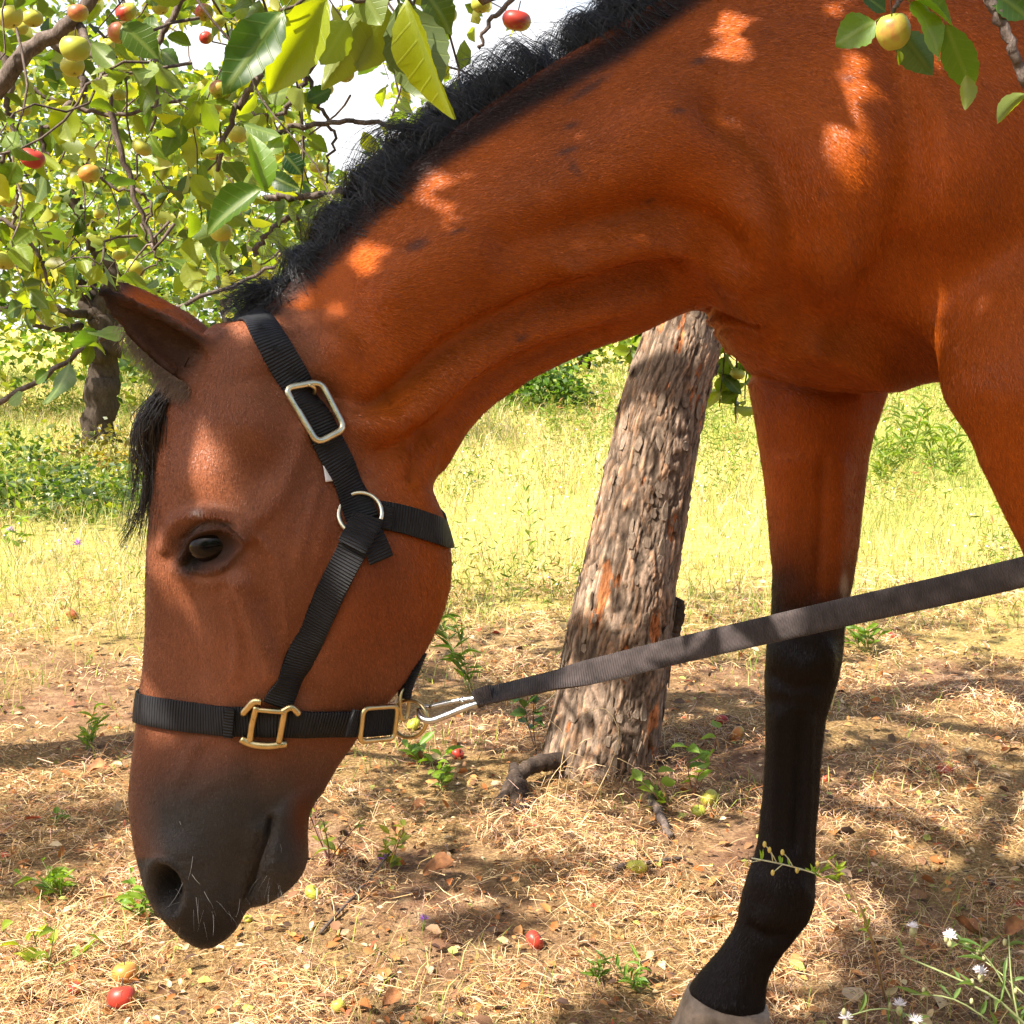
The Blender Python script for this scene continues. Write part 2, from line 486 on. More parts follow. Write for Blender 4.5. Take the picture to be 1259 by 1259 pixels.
far_leg = [
    (930, 330, 1130, 330, 1.66, .06, .08, .085, .08, .06),
    (915, 400, 1125, 400, 1.69, .06, .080, .088, .08, .06),
    (918, 450, 1104, 450, FY, .058, .076, .082, .076, .055),
    (925, 500, 1085, 500, FY, .055, .070, .075, .068, .05),
    (933, 550, 1070, 550, FY, .050, .062, .066, .060, .042),
    (941, 600, 1064, 600, FY, .045, .055, .058, .052, .036),
    (946, 650, 1058, 650, FY, .040, .048, .051, .046, .032),
    (949, 700, 1052, 700, FY, .036, .043, .045, .041, .030),
    (948, 755, 1042, 755, FY, .035, .041, .043, .039, .028),
    (943, 800, 1037, 800, FY, .037, .042, .043, .039, .027),
    (940, 840, 1031, 838, FY, .036, .041, .042, .037, .025),
    (941, 880, 1018, 878, FY, .029, .032, .032, .030, .021),
    (940, 925, 1012, 925, FY, .023, .026, .027, .026, .020),
    (936, 985, 1007, 985, FY, .021, .024, .025, .025, .020),
    (930, 1040, 1003, 1040, FY, .022, .026, .028, .028, .023),
    (919, 1075, 1003, 1072, FY, .027, .033, .036, .034, .026),
    (910, 1108, 1001, 1105, FY, .029, .035, .037, .035, .027),
    (905, 1135, 987, 1140, FY, .027, .032, .033, .031, .025),
    (888, 1165, 962, 1172, FY, .026, .030, .031, .029, .024),
    (868, 1190, 945, 1200, FY, .030, .034, .035, .033, .028),
    (849, 1212, 941, 1228, FY, .038, .046, .048, .044, .034),
    (844, 1222, 942, 1242, FY, .039, .047, .049, .045, .035),
]
LOFTS.append(loft(far_leg, 110, 24))
NY = 1.41
near_leg = [
    (1150, 180, 1330, 160, 1.53, .02, .05, .06, .05, .02),
    (1125, 290, 1350, 270, 1.49, .025, .070, .085, .08, .05),
    (1118, 390, 1372, 360, 1.45, .030, .074, .090, .085, .06),
    (1128, 468, 1394, 440, 1.42, .040, .074, .085, .078, .055),
    (1172, 515, 1412, 505, NY, .052, .072, .078, .070, .05),
    (1205, 570, 1422, 570, NY, .048, .065, .070, .062, .044),
    (1235, 630, 1430, 640, NY, .044, .058, .060, .054, .038),
    (1268, 700, 1436, 710, NY, .040, .050, .052, .047, .034),
    (1310, 820, 1448, 830, NY, .036, .043, .045, .041, .030),
    (1340, 920, 1458, 930, NY, .037, .042, .043, .039, .027),
    (1356, 1000, 1462, 1010, NY, .032, .038, .039, .035, .025),
    (1375, 1090, 1460, 1095, NY, .022, .025, .026, .026, .020),
    (1400, 1210, 1482, 1215, NY, .021, .024, .025, .025, .021),
    (1405, 1285, 1500, 1280, NY, .028, .034, .036, .034, .026),
    (1398, 1330, 1495, 1330, NY, .029, .035, .037, .035, .027),
    (1375, 1375, 1462, 1385, NY, .026, .030, .031, .029, .024),
    (1345, 1410, 1440, 1425, NY, .034, .041, .043, .040, .032),
    (1336, 1424, 1443, 1448, NY, .038, .046, .048, .044, .035),
]
LOFTS.append(loft(near_leg, 90, 24))
def wp(x, z, Y):            # world x,z -> pixel (inverse of W) so that hind legs can be given in metres
    q = proj([[x, Y, z]])[0]
    return q[0], q[1]
def hind(Y, dx):
    rows = [(1.05, 1.25, 1.58, 1.20, .06, .10), (1.10, 1.05, 1.66, 1.02, .06, .10), (1.17, .90, 1.66, .88, .055, .085), (1.26, .78, 1.62, .76, .045, .065),
            (1.36, .66, 1.60, .62, .035, .05), (1.42, .55, 1.62, .53, .03, .042), (1.44, .46, 1.57, .46, .026, .038), (1.45, .38, 1.53, .38, .02, .028),
            (1.45, .22, 1.52, .22, .02, .026), (1.44, .14, 1.54, .14, .026, .034), (1.42, .10, 1.50, .09, .026, .031), (1.39, .075, 1.49, .05, .036, .044)]
    st = []
    for x0, z0, x1, z1, a, b in rows:
        st.append((*wp(x0 + dx, z0, Y), *wp(x1 + dx, z1, Y), Y, a, b * .95, b, b * .95, a))
    return loft(st, 70, 24)
LOFTS.append(hind(1.45, 0.05)); LOFTS.append(hind(1.71, -0.12))
# ears: open gutters
EARS = []
def ear(base, tip, O, Rs, prof_n=26):
    A = tip - base; L = np.linalg.norm(A); A /= L
    O = O - A * O.dot(A); O /= np.linalg.norm(O); S = np.cross(A, O)
    rings = []
    for i in range(prof_n):
        t = i / (prof_n - 1)
        R = np.interp(t, [0, .18, .4, .65, .85, .96, 1], Rs)
        phm = np.interp(t, [0, .25, .6, 1], [150, 118, 105, 95])
        ph = np.radians(np.linspace(-phm, phm, 15))
        th = min(.0085, R * .7)
        c = base + A * L * t - O * (0.005 * math.sin(math.pi * t)) - np.array([0, 0, .006 * math.sin(math.pi * t)])
        outer = [c + R * (-O * math.cos(p) * 0.70 + S * math.sin(p)) for p in ph]
        inner = [c + (R - th) * (-O * math.cos(p) * 0.70 + S * math.sin(p)) for p in ph[::-1]]
        rings.append(outer + inner)
    EARS.append((base, tip, O, L))
    return close_rings(np.array(rings))
ER = [.023, .027, .0255, .0195, .0125, .0066, .0032]
LOFTS.append(ear(W(262, 456, 1.25), W(118, 354, 1.235), np.array([-.12, -.95, -.22]), ER))
LOFTS.append(ear(W(258, 438, 1.35), W(144, 347, 1.37), np.array([-.30, .85, -.55]), ER))

def build_body():
    mb = MB()
    for V, F in LOFTS: mb.add(V, F)
    me = mb.mesh('body_base')
    bm = bmesh.new(); bm.from_mesh(me); bmesh.ops.recalc_face_normals(bm, faces=bm.faces[:]); bm.to_mesh(me); bm.free()
    o = bpy.data.objects.new('body_base', me); COL.objects.link(o)
    md = o.modifiers.new('r', 'REMESH'); md.mode = 'VOXEL'; md.voxel_size = 0.0052; md.use_smooth_shade = True
    dg = bpy.context.evaluated_depsgraph_get()
    ev = o.evaluated_get(dg)
    out = bpy.data.meshes.new_from_object(ev)
    bpy.data.objects.remove(o); bpy.data.meshes.remove(me)
    return out
BODY = build_body()
nV = len(BODY.vertices)
bv = np.zeros(nV * 3, np.float32); BODY.vertices.foreach_get('co', bv); bv = bv.reshape(-1, 3).astype(float)
ed = np.zeros(len(BODY.edges) * 2, np.int32); BODY.edges.foreach_get('vertices', ed); ed = ed.reshape(-1, 2)
deg = np.bincount(ed.ravel(), minlength=nV).astype(float)
def lap(X):
    s = np.zeros_like(X)
    for k in range(X.shape[1]):
        s[:, k] = np.bincount(ed[:, 0], X[ed[:, 1], k], nV) + np.bincount(ed[:, 1], X[ed[:, 0], k], nV)
    return s / deg[:, None] - X
def ear_mask(X):
    m = np.zeros(len(X))
    for base, tip, O, L in EARS:
        A = (tip - base) / L
        t = (X - base) @ A
        d = np.linalg.norm(X - base - t[:, None] * A, axis=1)
        m = np.maximum(m, np.where((t > 0.02) & (d < .06), np.clip((t - .02) / .02, 0, 1), 0))
    return m
EM = ear_mask(bv)
for it in range(26):       # Taubin smoothing, ears hardly touched
    w = (0.55 if it % 2 == 0 else -0.50)
    k = np.where(EM > 0, 1 - 0.75 * EM, 1.0)[:, None]
    bv += w * k * lap(bv)
for it in range(6):
    bv += 0.5 * (1 - EM)[:, None] * lap(bv)
ZM = ((proj(bv)[:, 0] > 990) & (proj(bv)[:, 0] < 1330) & (proj(bv)[:, 1] > 60) & (proj(bv)[:, 1] < 560) & (bv[:, 1] < 1.62)).astype(float)
for it in range(3): ZM = ZM + 0.5 * lap(ZM[:, None])[:, 0]
for it in range(90): bv += 0.5 * ZM[:, None] * lap(bv)
def refine():
    global BODY, bv, nV, ed, deg, EM
    BODY.vertices.foreach_set('co', bv.astype(np.float32).ravel()); BODY.update()
    bm = bmesh.new(); bm.from_mesh(BODY)
    for regions in ([(255, 665, 85, 62), (215, 1080, 75, 75), (320, 1060, 60, 80), (900, 392, 45, 22)], [(258, 668, 62, 46), (206, 1090, 36, 46), (318, 1060, 24, 66)]):
        co = np.array([v.co[:] for v in bm.verts]); m = np.abs(co[:, 1] - mid_y(proj(co)[:, 0]))
        mir = co.copy(); mir[:, 1] = mid_y(proj(co)[:, 0]) - m; q = proj(mir)
        inside = np.zeros(len(co), bool)
        for cx, cy, rx, ry in regions: inside |= ((q[:, 0] - cx) / rx) ** 2 + ((q[:, 1] - cy) / ry) ** 2 < 1
        inside &= (m > .02) & (co[:, 1] < 1.65)
        bm.verts.ensure_lookup_table()
        es = [e for e in bm.edges if inside[e.verts[0].index] and inside[e.verts[1].index]]
        bmesh.ops.subdivide_edges(bm, edges=es, cuts=1, use_grid_fill=True, smooth=0.0)
        bm.verts.index_update()
    bm.to_mesh(BODY); bm.free()
    for p in BODY.polygons: p.use_smooth = True
    nV = len(BODY.vertices)
    bv = np.zeros(nV * 3, np.float32); BODY.vertices.foreach_get('co', bv); bv = bv.reshape(-1, 3).astype(float)
    ed = np.zeros(len(BODY.edges) * 2, np.int32); BODY.edges.foreach_get('vertices', ed); ed = ed.reshape(-1, 2)
    deg = np.bincount(ed.ravel(), minlength=nV).astype(float)
    EM = ear_mask(bv)
refine()
def normals(X):
    BODY.vertices.foreach_set('co', X.astype(np.float32).ravel()); BODY.update()
    n = np.zeros(nV * 3, np.float32); BODY.vertex_normals.foreach_get('vector', n)
    return n.reshape(-1, 3).astype(float)
NB = normals(bv)
# --- sculpting brushes: laid out in the head / neck side plane, same on both flanks
p0 = proj(bv)[:, 0]
my = mid_y(p0)
side_d = np.abs(bv[:, 1] - my)
mirr = bv.copy(); mirr[:, 1] = my - side_d
PP = proj(mirr)
isleg = (bv[:, 2] < 0.86) & (p0 > 860)
lateral = np.clip(side_d / 0.012, 0, 1)
def dist_poly(P, pts):
    pts = np.array(pts, float); best = np.full(len(P), 1e9)
    for a, b in zip(pts[:-1], pts[1:]):
        ab = b - a; t = np.clip(((P - a) @ ab) / (ab @ ab), 0, 1)
        best = np.minimum(best, np.linalg.norm(P - a - t[:, None] * ab, axis=1))
    return best
disp = np.zeros(nV)
def stroke(pts, r, amp, leg=False):
    global disp
    pts = cr(pts, max(2, 6 * len(pts)))
    d = dist_poly(PP, pts)
    disp += amp * np.exp(-(d / r) ** 2) * lateral * (~isleg) * (1 - EM)
def blob(x, y, rx, ry, ang, amp, p=2):
    global disp
    c, s = math.cos(math.radians(ang)), math.sin(math.radians(ang))
    dx, dy = PP[:, 0] - x, PP[:, 1] - y
    u = (dx * c + dy * s) / rx; v = (-dx * s + dy * c) / ry
    disp += amp * np.exp(-(u * u + v * v) ** (p / 2)) * lateral * (~isleg) * (1 - EM)
# eye region
stroke([(204, 672), (218, 642), (250, 630), (285, 637), (306, 656)], 9, .007)
blob(262, 670, 37, 24, -14, -.010, 4)
stroke([(226, 686), (238, 661), (264, 651), (288, 653), (303, 661)], 4.6, .0100)
stroke([(222, 662), (244, 643), (268, 638), (292, 645)], 2.6, -.003)
stroke([(226, 690), (246, 700), (274, 695), (300, 668)], 5.5, .0045)
blob(229, 692, 9, 7, -40, -.006)
stroke([(215, 700), (250, 718), (285, 708)], 7, .002)
blob(246, 578, 34, 30, 20, .007)
blob(318, 590, 26, 34, 30, -.006)
stroke([(300, 650), (340, 610), (362, 570), (372, 530)], 11, .006)
blob(305, 515, 44, 34, 30, .009)
blob(335, 468, 26, 22, 30, -.008)
blob(300, 470, 20, 16, 0, -.006)
# face
stroke([(296, 715), (322, 780), (338, 830)], 12, .0105)
stroke([(318, 735), (345, 790), (356, 830)], 10, -.004)
stroke([(225, 740), (238, 830), (250, 910)], 26, -.005)
blob(478, 705, 80, 95, -20, .014)
stroke([(452, 560), (425, 640), (398, 720), (378, 790), (372, 850)], 18, -.0085)
stroke([(545, 650), (535, 740), (500, 815)], 10, -.003)
stroke([(222, 955), (236, 918), (262, 906)], 6, .0022)
stroke([(230, 985), (265, 960), (300, 950)], 5, .0014)
stroke([(300, 870), (310, 940), (325, 1000)], 14, -.003)
# nostril, mouth
el = [(206 + 20 * math.cos(a) * 0.92 + 6 * math.sin(a), 1091 + 33 * math.sin(a)) for a in np.linspace(0, 2 * math.pi, 16)]
stroke(el, 8, .0062)
blob(206, 1092, 16, 27, -12, -.034, 3)
blob(214, 1046, 26, 20, 0, .004)
stroke([(333, 1008), (327, 1030), (316, 1062), (309, 1085), (300, 1112)], 3.0, -.0095)
stroke([(345, 1000), (342, 1030), (332, 1065)], 8, .004)
stroke([(314, 1020), (302, 1060), (292, 1100)], 9, .0035)
blob(350, 1060, 26, 24, 0, .006)
stroke([(340, 990), (352, 975), (372, 965)], 6, -.002)
blob(262, 1110, 20, 26, 0, .003)
# neck
blob(415, 432, 34, 24, 40, 0.0213)
stroke([(395, 480), (450, 500), (500, 470), (560, 425), (640, 385), (730, 350), (820, 330)], 17, -0.0213)
stroke([(430, 505), (480, 520), (540, 480), (610, 430), (700, 395), (800, 365)], 15, 0.0116)
stroke([(470, 560), (530, 530), (580, 480), (650, 440), (740, 408)], 11, -0.0136)
stroke([(505, 590), (515, 560), (528, 530)], 7, -0.0077)
stroke([(480, 360), (590, 300), (700, 240), (820, 160)], 45, 0.0194)
stroke([(620, 300), (720, 270), (830, 260), (900, 300)], 26, -0.0194)
stroke([(700, 330), (800, 300), (890, 330), (930, 380)], 22, 0.0155)
stroke([(880, 130), (915, 155), (955, 200), (975, 270), (985, 350), (990, 390)], 26, -0.0210)
blob(1045, 190, 60, 120, 15, 0.0252)
blob(930, 290, 30, 55, 0, 0.0174)
blob(1010, 330, 40, 40, 0, 0.0194)
stroke([(1100, 60), (1120, 180), (1100, 300), (1060, 370)], 30, -0.0155)
blob(1180, 230, 60, 110, 0, 0.0194)
# breast
stroke([(872, 384), (900, 392), (932, 390)], 5, -0.0116)
stroke([(884, 402), (905, 402), (925, 398)], 4, -0.0077)
stroke([(876, 392), (905, 398), (928, 395)], 4, 0.0059)
stroke([(1035, 405), (1085, 415), (1130, 445)], 24, -0.0174)
stroke([(1000, 425), (1060, 455), (1105, 476)], 10, 0.0097)
stroke([(940, 455), (1000, 478), (1060, 488), (1100, 486)], 6, -0.0097)
stroke([(1110, 300), (1120, 400), (1128, 450)], 16, -0.0097)
blob(970, 420, 50, 40, 0, 0.0155)
# veins and skin folds
stroke([(640, 300), (690, 330), (760, 330), (830, 300)], 5, 0.0037)
stroke([(880, 440), (930, 420), (990, 440), (1040, 470)], 5, 0.0032)
stroke([(930, 330), (960, 380), (950, 430)], 5, 0.0030)
stroke([(1010, 250), (1050, 330), (1040, 400)], 7, 0.0037)
stroke([(1160, 330), (1180, 400), (1200, 480)], 9, 0.0050)
stroke([(560, 520), (548, 560), (535, 600)], 5, -0.0037)
stroke([(470, 470), (500, 520), (515, 570)], 7, -0.0050)
stroke([(900, 360), (930, 352), (965, 362)], 6, -0.0037)
stroke([(700, 150), (800, 110), (880, 90)], 26, -0.0035)
stroke([(1120, 60), (1150, 160), (1150, 260)], 16, 0.0075)
stroke([(320, 660), (345, 700), (352, 760), (346, 800)], 4, 0.0042)
stroke([(280, 730), (292, 780), (290, 830)], 4, 0.0035)
stroke([(390, 600), (372, 660), (362, 700)], 4, 0.0037)
# far leg anatomy
legm = isleg & (bv[:, 1] > 1.6) & (p0 < 1110)
def lstroke(pts, r, amp):
    global disp
    d = dist_poly(proj(bv), cr(pts, 6 * len(pts)))
    disp += amp * np.exp(-(d / r) ** 2) * legm * (NB[:, 1] < 0.1)
lstroke([(1010, 560), (1008, 640), (1004, 730)], 5, -0.0088)
lstroke([(975, 520), (970, 620), (975, 720)], 22, 0.0054)
lstroke([(1030, 560), (1030, 640), (1025, 700)], 14, 0.0054)
lstroke([(960, 800), (985, 815), (1010, 805)], 14, 0.0054)
lstroke([(950, 860), (990, 862)], 8, -0.0041)
lstroke([(985, 880), (982, 960), (978, 1040)], 6, -0.0074)
lstroke([(996, 885), (994, 960), (990, 1045)], 5, 0.0041)
lstroke([(957, 880), (954, 960), (950, 1040)], 7, 0.0034)
lstroke([(1000, 780), (1020, 800), (1018, 830)], 8, 0.0054)
lstroke([(950, 830), (975, 845), (1005, 842)], 7, -0.0054)
lstroke([(985, 1090), (992, 1110), (985, 1130)], 9, 0.0054)
lstroke([(925, 1140), (945, 1150), (965, 1150)], 6, -0.0054)
lstroke([(940, 1085), (960, 1110), (940, 1130)], 16, 0.0041)
# small skin unevenness
lowf = np.array([pnoise(Vector(p * 13.0)) + 0.5 * pnoise(Vector(p * 34.0)) for p in bv])
disp += 0.0011 * lowf * (1 - EM)
mzz = np.clip((PP[:, 1] - 1000) / 50, 0, 1) * (PP[:, 0] < 400)
disp += mzz * np.array([.0016 * abs(pnoise(Vector((p[0] * 60, p[1] * 60, p[2] * 160)))) + .0006 * pnoise(Vector(p * 300)) for p in bv]) * lateral
bv += NB * disp[:, None]
for it in range(2):
    bv += 0.35 * (1 - EM)[:, None] * lap(bv)
q_ = proj(bv); ZF = (np.exp(-(((q_[:, 0] - 1150) / 55) ** 2 + ((q_[:, 1] - 400) / 95) ** 2) ** 2) * (bv[:, 1] < 1.60))[:, None]
for it in range(140): bv += 0.5 * ZF * lap(bv)
NB = normals(bv)
PP = proj(np.where((side_d > 0)[:, None], np.column_stack([bv[:, 0], my - np.abs(bv[:, 1] - my), bv[:, 2]]), bv))
PR = proj(bv)

# --- coat colours (bay: red-brown body, black points)
def sm(x, a, b):
    t = np.clip((x - a) / (b - a), 0, 1); return t * t * (3 - 2 * t)
c_body = np.array([0.318, 0.065, 0.0048]); c_head = np.array([0.185, 0.068, 0.035]); c_black = np.array([0.0040, 0.0034, 0.0034])
c_muz = np.array([0.046, 0.039, 0.036]); c_pale = np.array([0.30, 0.16, 0.08])
col = np.tile(c_body, (nV, 1))
def mixin(w, c):
    global col
    w = np.asarray(w)[:, None]; col = col * (1 - w) + np.asarray(c) * w
nz = lowf
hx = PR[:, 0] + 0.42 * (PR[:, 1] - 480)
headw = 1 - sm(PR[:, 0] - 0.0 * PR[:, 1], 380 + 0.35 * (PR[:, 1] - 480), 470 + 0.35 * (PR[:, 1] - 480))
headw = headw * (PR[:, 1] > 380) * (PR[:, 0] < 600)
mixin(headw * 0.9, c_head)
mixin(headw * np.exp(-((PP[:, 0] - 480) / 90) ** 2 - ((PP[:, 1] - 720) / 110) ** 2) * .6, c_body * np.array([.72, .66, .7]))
mz = (sm(PP[:, 1] + 22 * nz + 0.06 * (PP[:, 0] - 270) * 0, 885, 1000)) * (PP[:, 0] < 480)
frontb = np.clip((PP[:, 0] - np.interp(PP[:, 1], [850, 950, 1010, 1060], [165, 160, 162, 172])) / 40, 0, 1)   # nose bridge keeps some brown
mixin(mz * (0.45 + 0.55 * np.where(PP[:, 1] > 1055, 1, frontb)), c_muz)
mixin(mz * np.exp(-((PP[:, 0] - 375) / 16) ** 2 - ((PP[:, 1] - 1010) / 45) ** 2) * .7, c_body * .5)
mixin(np.exp(-(((PP[:, 0] - 257) / 46) ** 2 + ((PP[:, 1] - 673) / 33) ** 2) ** 2) * headw * .93, c_black * 1.8)
mixin(np.exp(-(((PP[:, 0] - 234) / 17) ** 2 + ((PP[:, 1] - 692) / 15) ** 2) ** 1.5) * headw * .93, c_black * 1.5)
mixin(np.exp(-(dist_poly(PP, [(236, 652), (262, 643), (285, 645)]) / 3) ** 2) * headw * .5, (.09, .075, .07))
mixin(np.exp(-(((PP[:, 0] - 206) / 17) ** 2 + ((PP[:, 1] - 1092) / 30) ** 2) ** 2) * (PP[:, 0] < 260) * .9, c_black)
mixin(sm(PP[:, 1], 1095, 1150) * (PP[:, 0] < 300) * .55, c_black * 1.6)
mixin(np.exp(-(dist_poly(PP, [(300, 1112), (308, 1086), (316, 1062), (326, 1032)]) / 6) ** 2) * .35, (0.16, 0.12, 0.10))
# light mark over the eye
mixin(np.exp(-(((PP[:, 0] - 242) / 6.5) ** 2 + ((PP[:, 1] - 630) / 3.2) ** 2)) * headw * .8, (0.45, 0.38, 0.36))
# ears: dark inside, pale fringe
for base, tip, O, L in EARS:
    A = (tip - base) / L
    t = (bv - base) @ A; d = np.linalg.norm(bv - base - t[:, None] * A, axis=1)
    near_e = (t > .0) & (d < .06) & (PR[:, 1] < 500)
    inn = sm(NB @ O, 0.05, 0.5) * near_e * sm(t, .0, .03)
    mixin(near_e * sm(t, 0.0, .05) * .5, c_body * .8)
    mixin(inn * .9, (0.030, 0.017, 0.011))
    mixin(near_e * sm(t, L * .72, L * .93) * .85, c_black * 1.5)
# crest under the mane
crest = [(318, 385), (385, 325), (450, 258), (520, 197), (640, 122), (760, 55), (845, -8), (930, -62), (1010, -108)]
dcr = dist_poly(PP, crest)
mixin(np.exp(-(dcr / 21) ** 4) * (PP[:, 1] < 390) * .96, c_black * 1.3)
# legs black
hn = bv[:, 2] + 0.03 * nz
mixin(sm(-hn, -.95, -.62) * (p0 > 860) * 0.45, c_body * .45)
lm = sm(-hn, -.80, -.61) * (p0 > 700)
mixin(lm * .985, c_black)
# small dirt marks on neck
r2 = np.random.default_rng(3)
for (x, y, a, b, g) in [(510, 302, 16, 7, -25), (832, 136, 9, 4, -8), (858, 75, 11, 5, -15), (695, 186, 13, 4, -20), (705, 208, 4, 14, -30), (640, 415, 10, 4, -30), (798, 246, 9, 2.5, -25), (720, 110, 34, 5, -32), (700, 155, 10, 4, -20), (560, 285, 12, 2.5, -20),
                        (1040, 95, 9, 5, 0), (1060, 180, 7, 4, 0), (1010, 235, 5, 3, 0), (880, 430, 8, 2, 0), (326, 737, 4, 3, 0)]:
    c, s = math.cos(math.radians(g)), math.sin(math.radians(g))
    dx, dy = PR[:, 0] - x, PR[:, 1] - y
    w = np.exp(-(((dx * c + dy * s) / a) ** 2 + ((-dx * s + dy * c) / b) ** 2) ** 1.5) * (bv[:, 1] < my)
    mixin(w * .75, (0.05, 0.026, 0.022))
# scar on far leg
mixin(np.exp(-(((PR[:, 0] - 1038) / 5) ** 2 + ((PR[:, 1] - 718) / 15) ** 2) ** 2) * (bv[:, 1] > 1.6) * .8, (0.35, 0.27, 0.22))
mot = np.array([pnoise(Vector((p[0] * 4.2, p[1] * 3, p[2] * 5.5))) + .6 * pnoise(Vector((p[0] * 11, p[1] * 9, p[2] * 13))) for p in bv])
col *= (1 + 0.14 * nz + .20 * np.clip(mot, -1, 1))[:, None]
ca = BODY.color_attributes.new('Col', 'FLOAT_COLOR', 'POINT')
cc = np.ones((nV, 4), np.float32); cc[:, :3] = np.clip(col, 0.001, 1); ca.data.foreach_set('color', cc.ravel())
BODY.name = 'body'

M_coat = coat_material()
COLV = np.clip(col, .001, 1)
def coat_hair(n):
    BODY.calc_loop_triangles()
    tv = np.zeros(len(BODY.loop_triangles) * 3, np.int32); BODY.loop_triangles.foreach_get('vertices', tv); tv = tv.reshape(-1, 3)
    A, B, C = bv[tv[:, 0]], bv[tv[:, 1]], bv[tv[:, 2]]
    fn = np.cross(B - A, C - A); ar = np.linalg.norm(fn, axis=1) / 2; fn /= ar[:, None] * 2 + 1e-12
    c = (A + B + C) / 3; q = proj(c); vd = np.array([0, 0, CAM_H]) - c; vd /= np.linalg.norm(vd, axis=1)[:, None]
    ok = ((fn * vd).sum(1) > -.25) & (q[:, 0] > -40) & (q[:, 0] < 1330) & (q[:, 1] > -70) & (q[:, 1] < 1290) & (c[:, 1] < 2)
    ok &= (((q[:, 0] - 262) / 33) ** 2 + ((q[:, 1] - 672) / 23) ** 2 > 1)
    d = np.linalg.norm(c - np.array([0, 0, CAM_H]), axis=1)
    wgt = ar * ok / d ** 1.5
    r = np.random.default_rng(77)
    k = r.choice(len(tv), n, p=wgt / wgt.sum())
    u, v = r.random(n), r.random(n); f = u + v > 1; u[f] = 1 - u[f]; v[f] = 1 - v[f]
    w0 = (1 - u - v)[:, None]; u = u[:, None]; v = v[:, None]
    P = A[k] * w0 + B[k] * u + C[k] * v
    N = NB[tv[k, 0]] * w0 + NB[tv[k, 1]] * u + NB[tv[k, 2]] * v; N /= np.linalg.norm(N, axis=1)[:, None] + 1e-9
    K = COLV[tv[k, 0]] * w0 + COLV[tv[k, 1]] * u + COLV[tv[k, 2]] * v
    q = proj(P)
    ctl = np.array([(300, 560, .1, 1), (200, 700, .05, 1), (480, 700, .3, 1), (270, 950, 0, 1), (260, 1100, .1, 1), (340, 440, .5, .9), (420, 480, .8, .6), (520, 300, 1, -.25), (700, 250, 1, -.05), (850, 150, .9, .25), (1000, 200, .6, .8), (1100, 300, .5, .9), (950, 420, .8, .5), (1200, 300, .4, 1), (1000, 600, 0, 1), (970, 900, 0, 1), (940, 1150, -.2, 1), (1200, 560, .3, 1), (560, 560, .3, .5), (640, 430, .9, .1), (200, 410, -1, -.6)], float)
    D = np.zeros((n, 2)); W_ = np.zeros(n)
    for x, y, dx, dy in ctl:
        w = 1 / (((q[:, 0] - x) ** 2 + (q[:, 1] - y) ** 2) + 900) ** 1.5
        l = math.hypot(dx, dy); D += w[:, None] * np.array([dx / l, dy / l]); W_ += w
    D /= W_[:, None]
    sw = vnz(P, 7.0)
    T = np.stack([D[:, 0] + r.normal(size=n) * .16 + .25 * sw, r.normal(size=n) * .10, -D[:, 1] + r.normal(size=n) * .16 - .25 * sw], 1)
    T -= N * (T * N).sum(1)[:, None]; T /= np.linalg.norm(T, axis=1)[:, None] + 1e-9
    S = np.cross(N, T); tilt = r.normal(size=n) * .35
    S = S * np.cos(tilt)[:, None] + N * np.sin(tilt)[:, None]
    L = np.where(q[:, 1] > 985, .0035, np.where((q[:, 0] < 430), .0038, .0058)) * r.uniform(.6, 1.3, n)
    L = np.where((q[:, 0] > 860), .0068 * r.uniform(.6, 1.3, n), L)
    wd = (.00018 + .00014 * r.random(n))[:, None]
    lift = (.10 + .12 * r.random(n))[:, None]
    p1_ = P - N * .0006; p2_ = P + T * (L * .55)[:, None] + N * lift * (L * .55)[:, None]; p3_ = P + T * L[:, None] + N * lift * .9 * L[:, None]
    V = np.stack([p1_ - S * wd, p1_ + S * wd, p2_ + S * wd * .8, p2_ - S * wd * .8, p3_], 1).reshape(-1, 3)
    b0 = np.arange(n)[:, None] * 5
    K = K * (1.10 + .22 * r.normal(size=n))[:, None].clip(.5, 2.0)
    o = link('coat_hair', mesh_np('coat_hair', V, [b0 + np.array([[0, 1, 2, 3]]), b0 + np.array([[3, 2, 4]])], True, np.repeat(np.clip(K, .001, 1), 5, 0)), coat_hair_material(), horse)
    o['kind'] = 'stuff'
def vnz(P, s):
    return np.array([pnoise(Vector(p * s)) for p in P])
M_hair = hair_material()
horse = empty('horse', (0.55, 1.58, 0))
tag(horse, 'bay horse with black mane bending its haltered head down to the straw', 'horse')
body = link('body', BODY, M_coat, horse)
coat_hair(430000)
tris = BODY.loop_triangles if False else None
BVH = BVHTree.FromPolygons([Vector(p) for p in bv], [tuple(p.vertices) for p in BODY.polygons])
def hit(px, py):
    """first point of the horse seen at a pixel"""
    o = Vector((0, 0, CAM_H)); q = W(px, py, 1.0)
    d = (Vector(q) - o).normalized()
    r = BVH.ray_cast(o, d, 6.0)
    if r[0] is None: return None
    return np.array(r[0]), np.array(r[1])

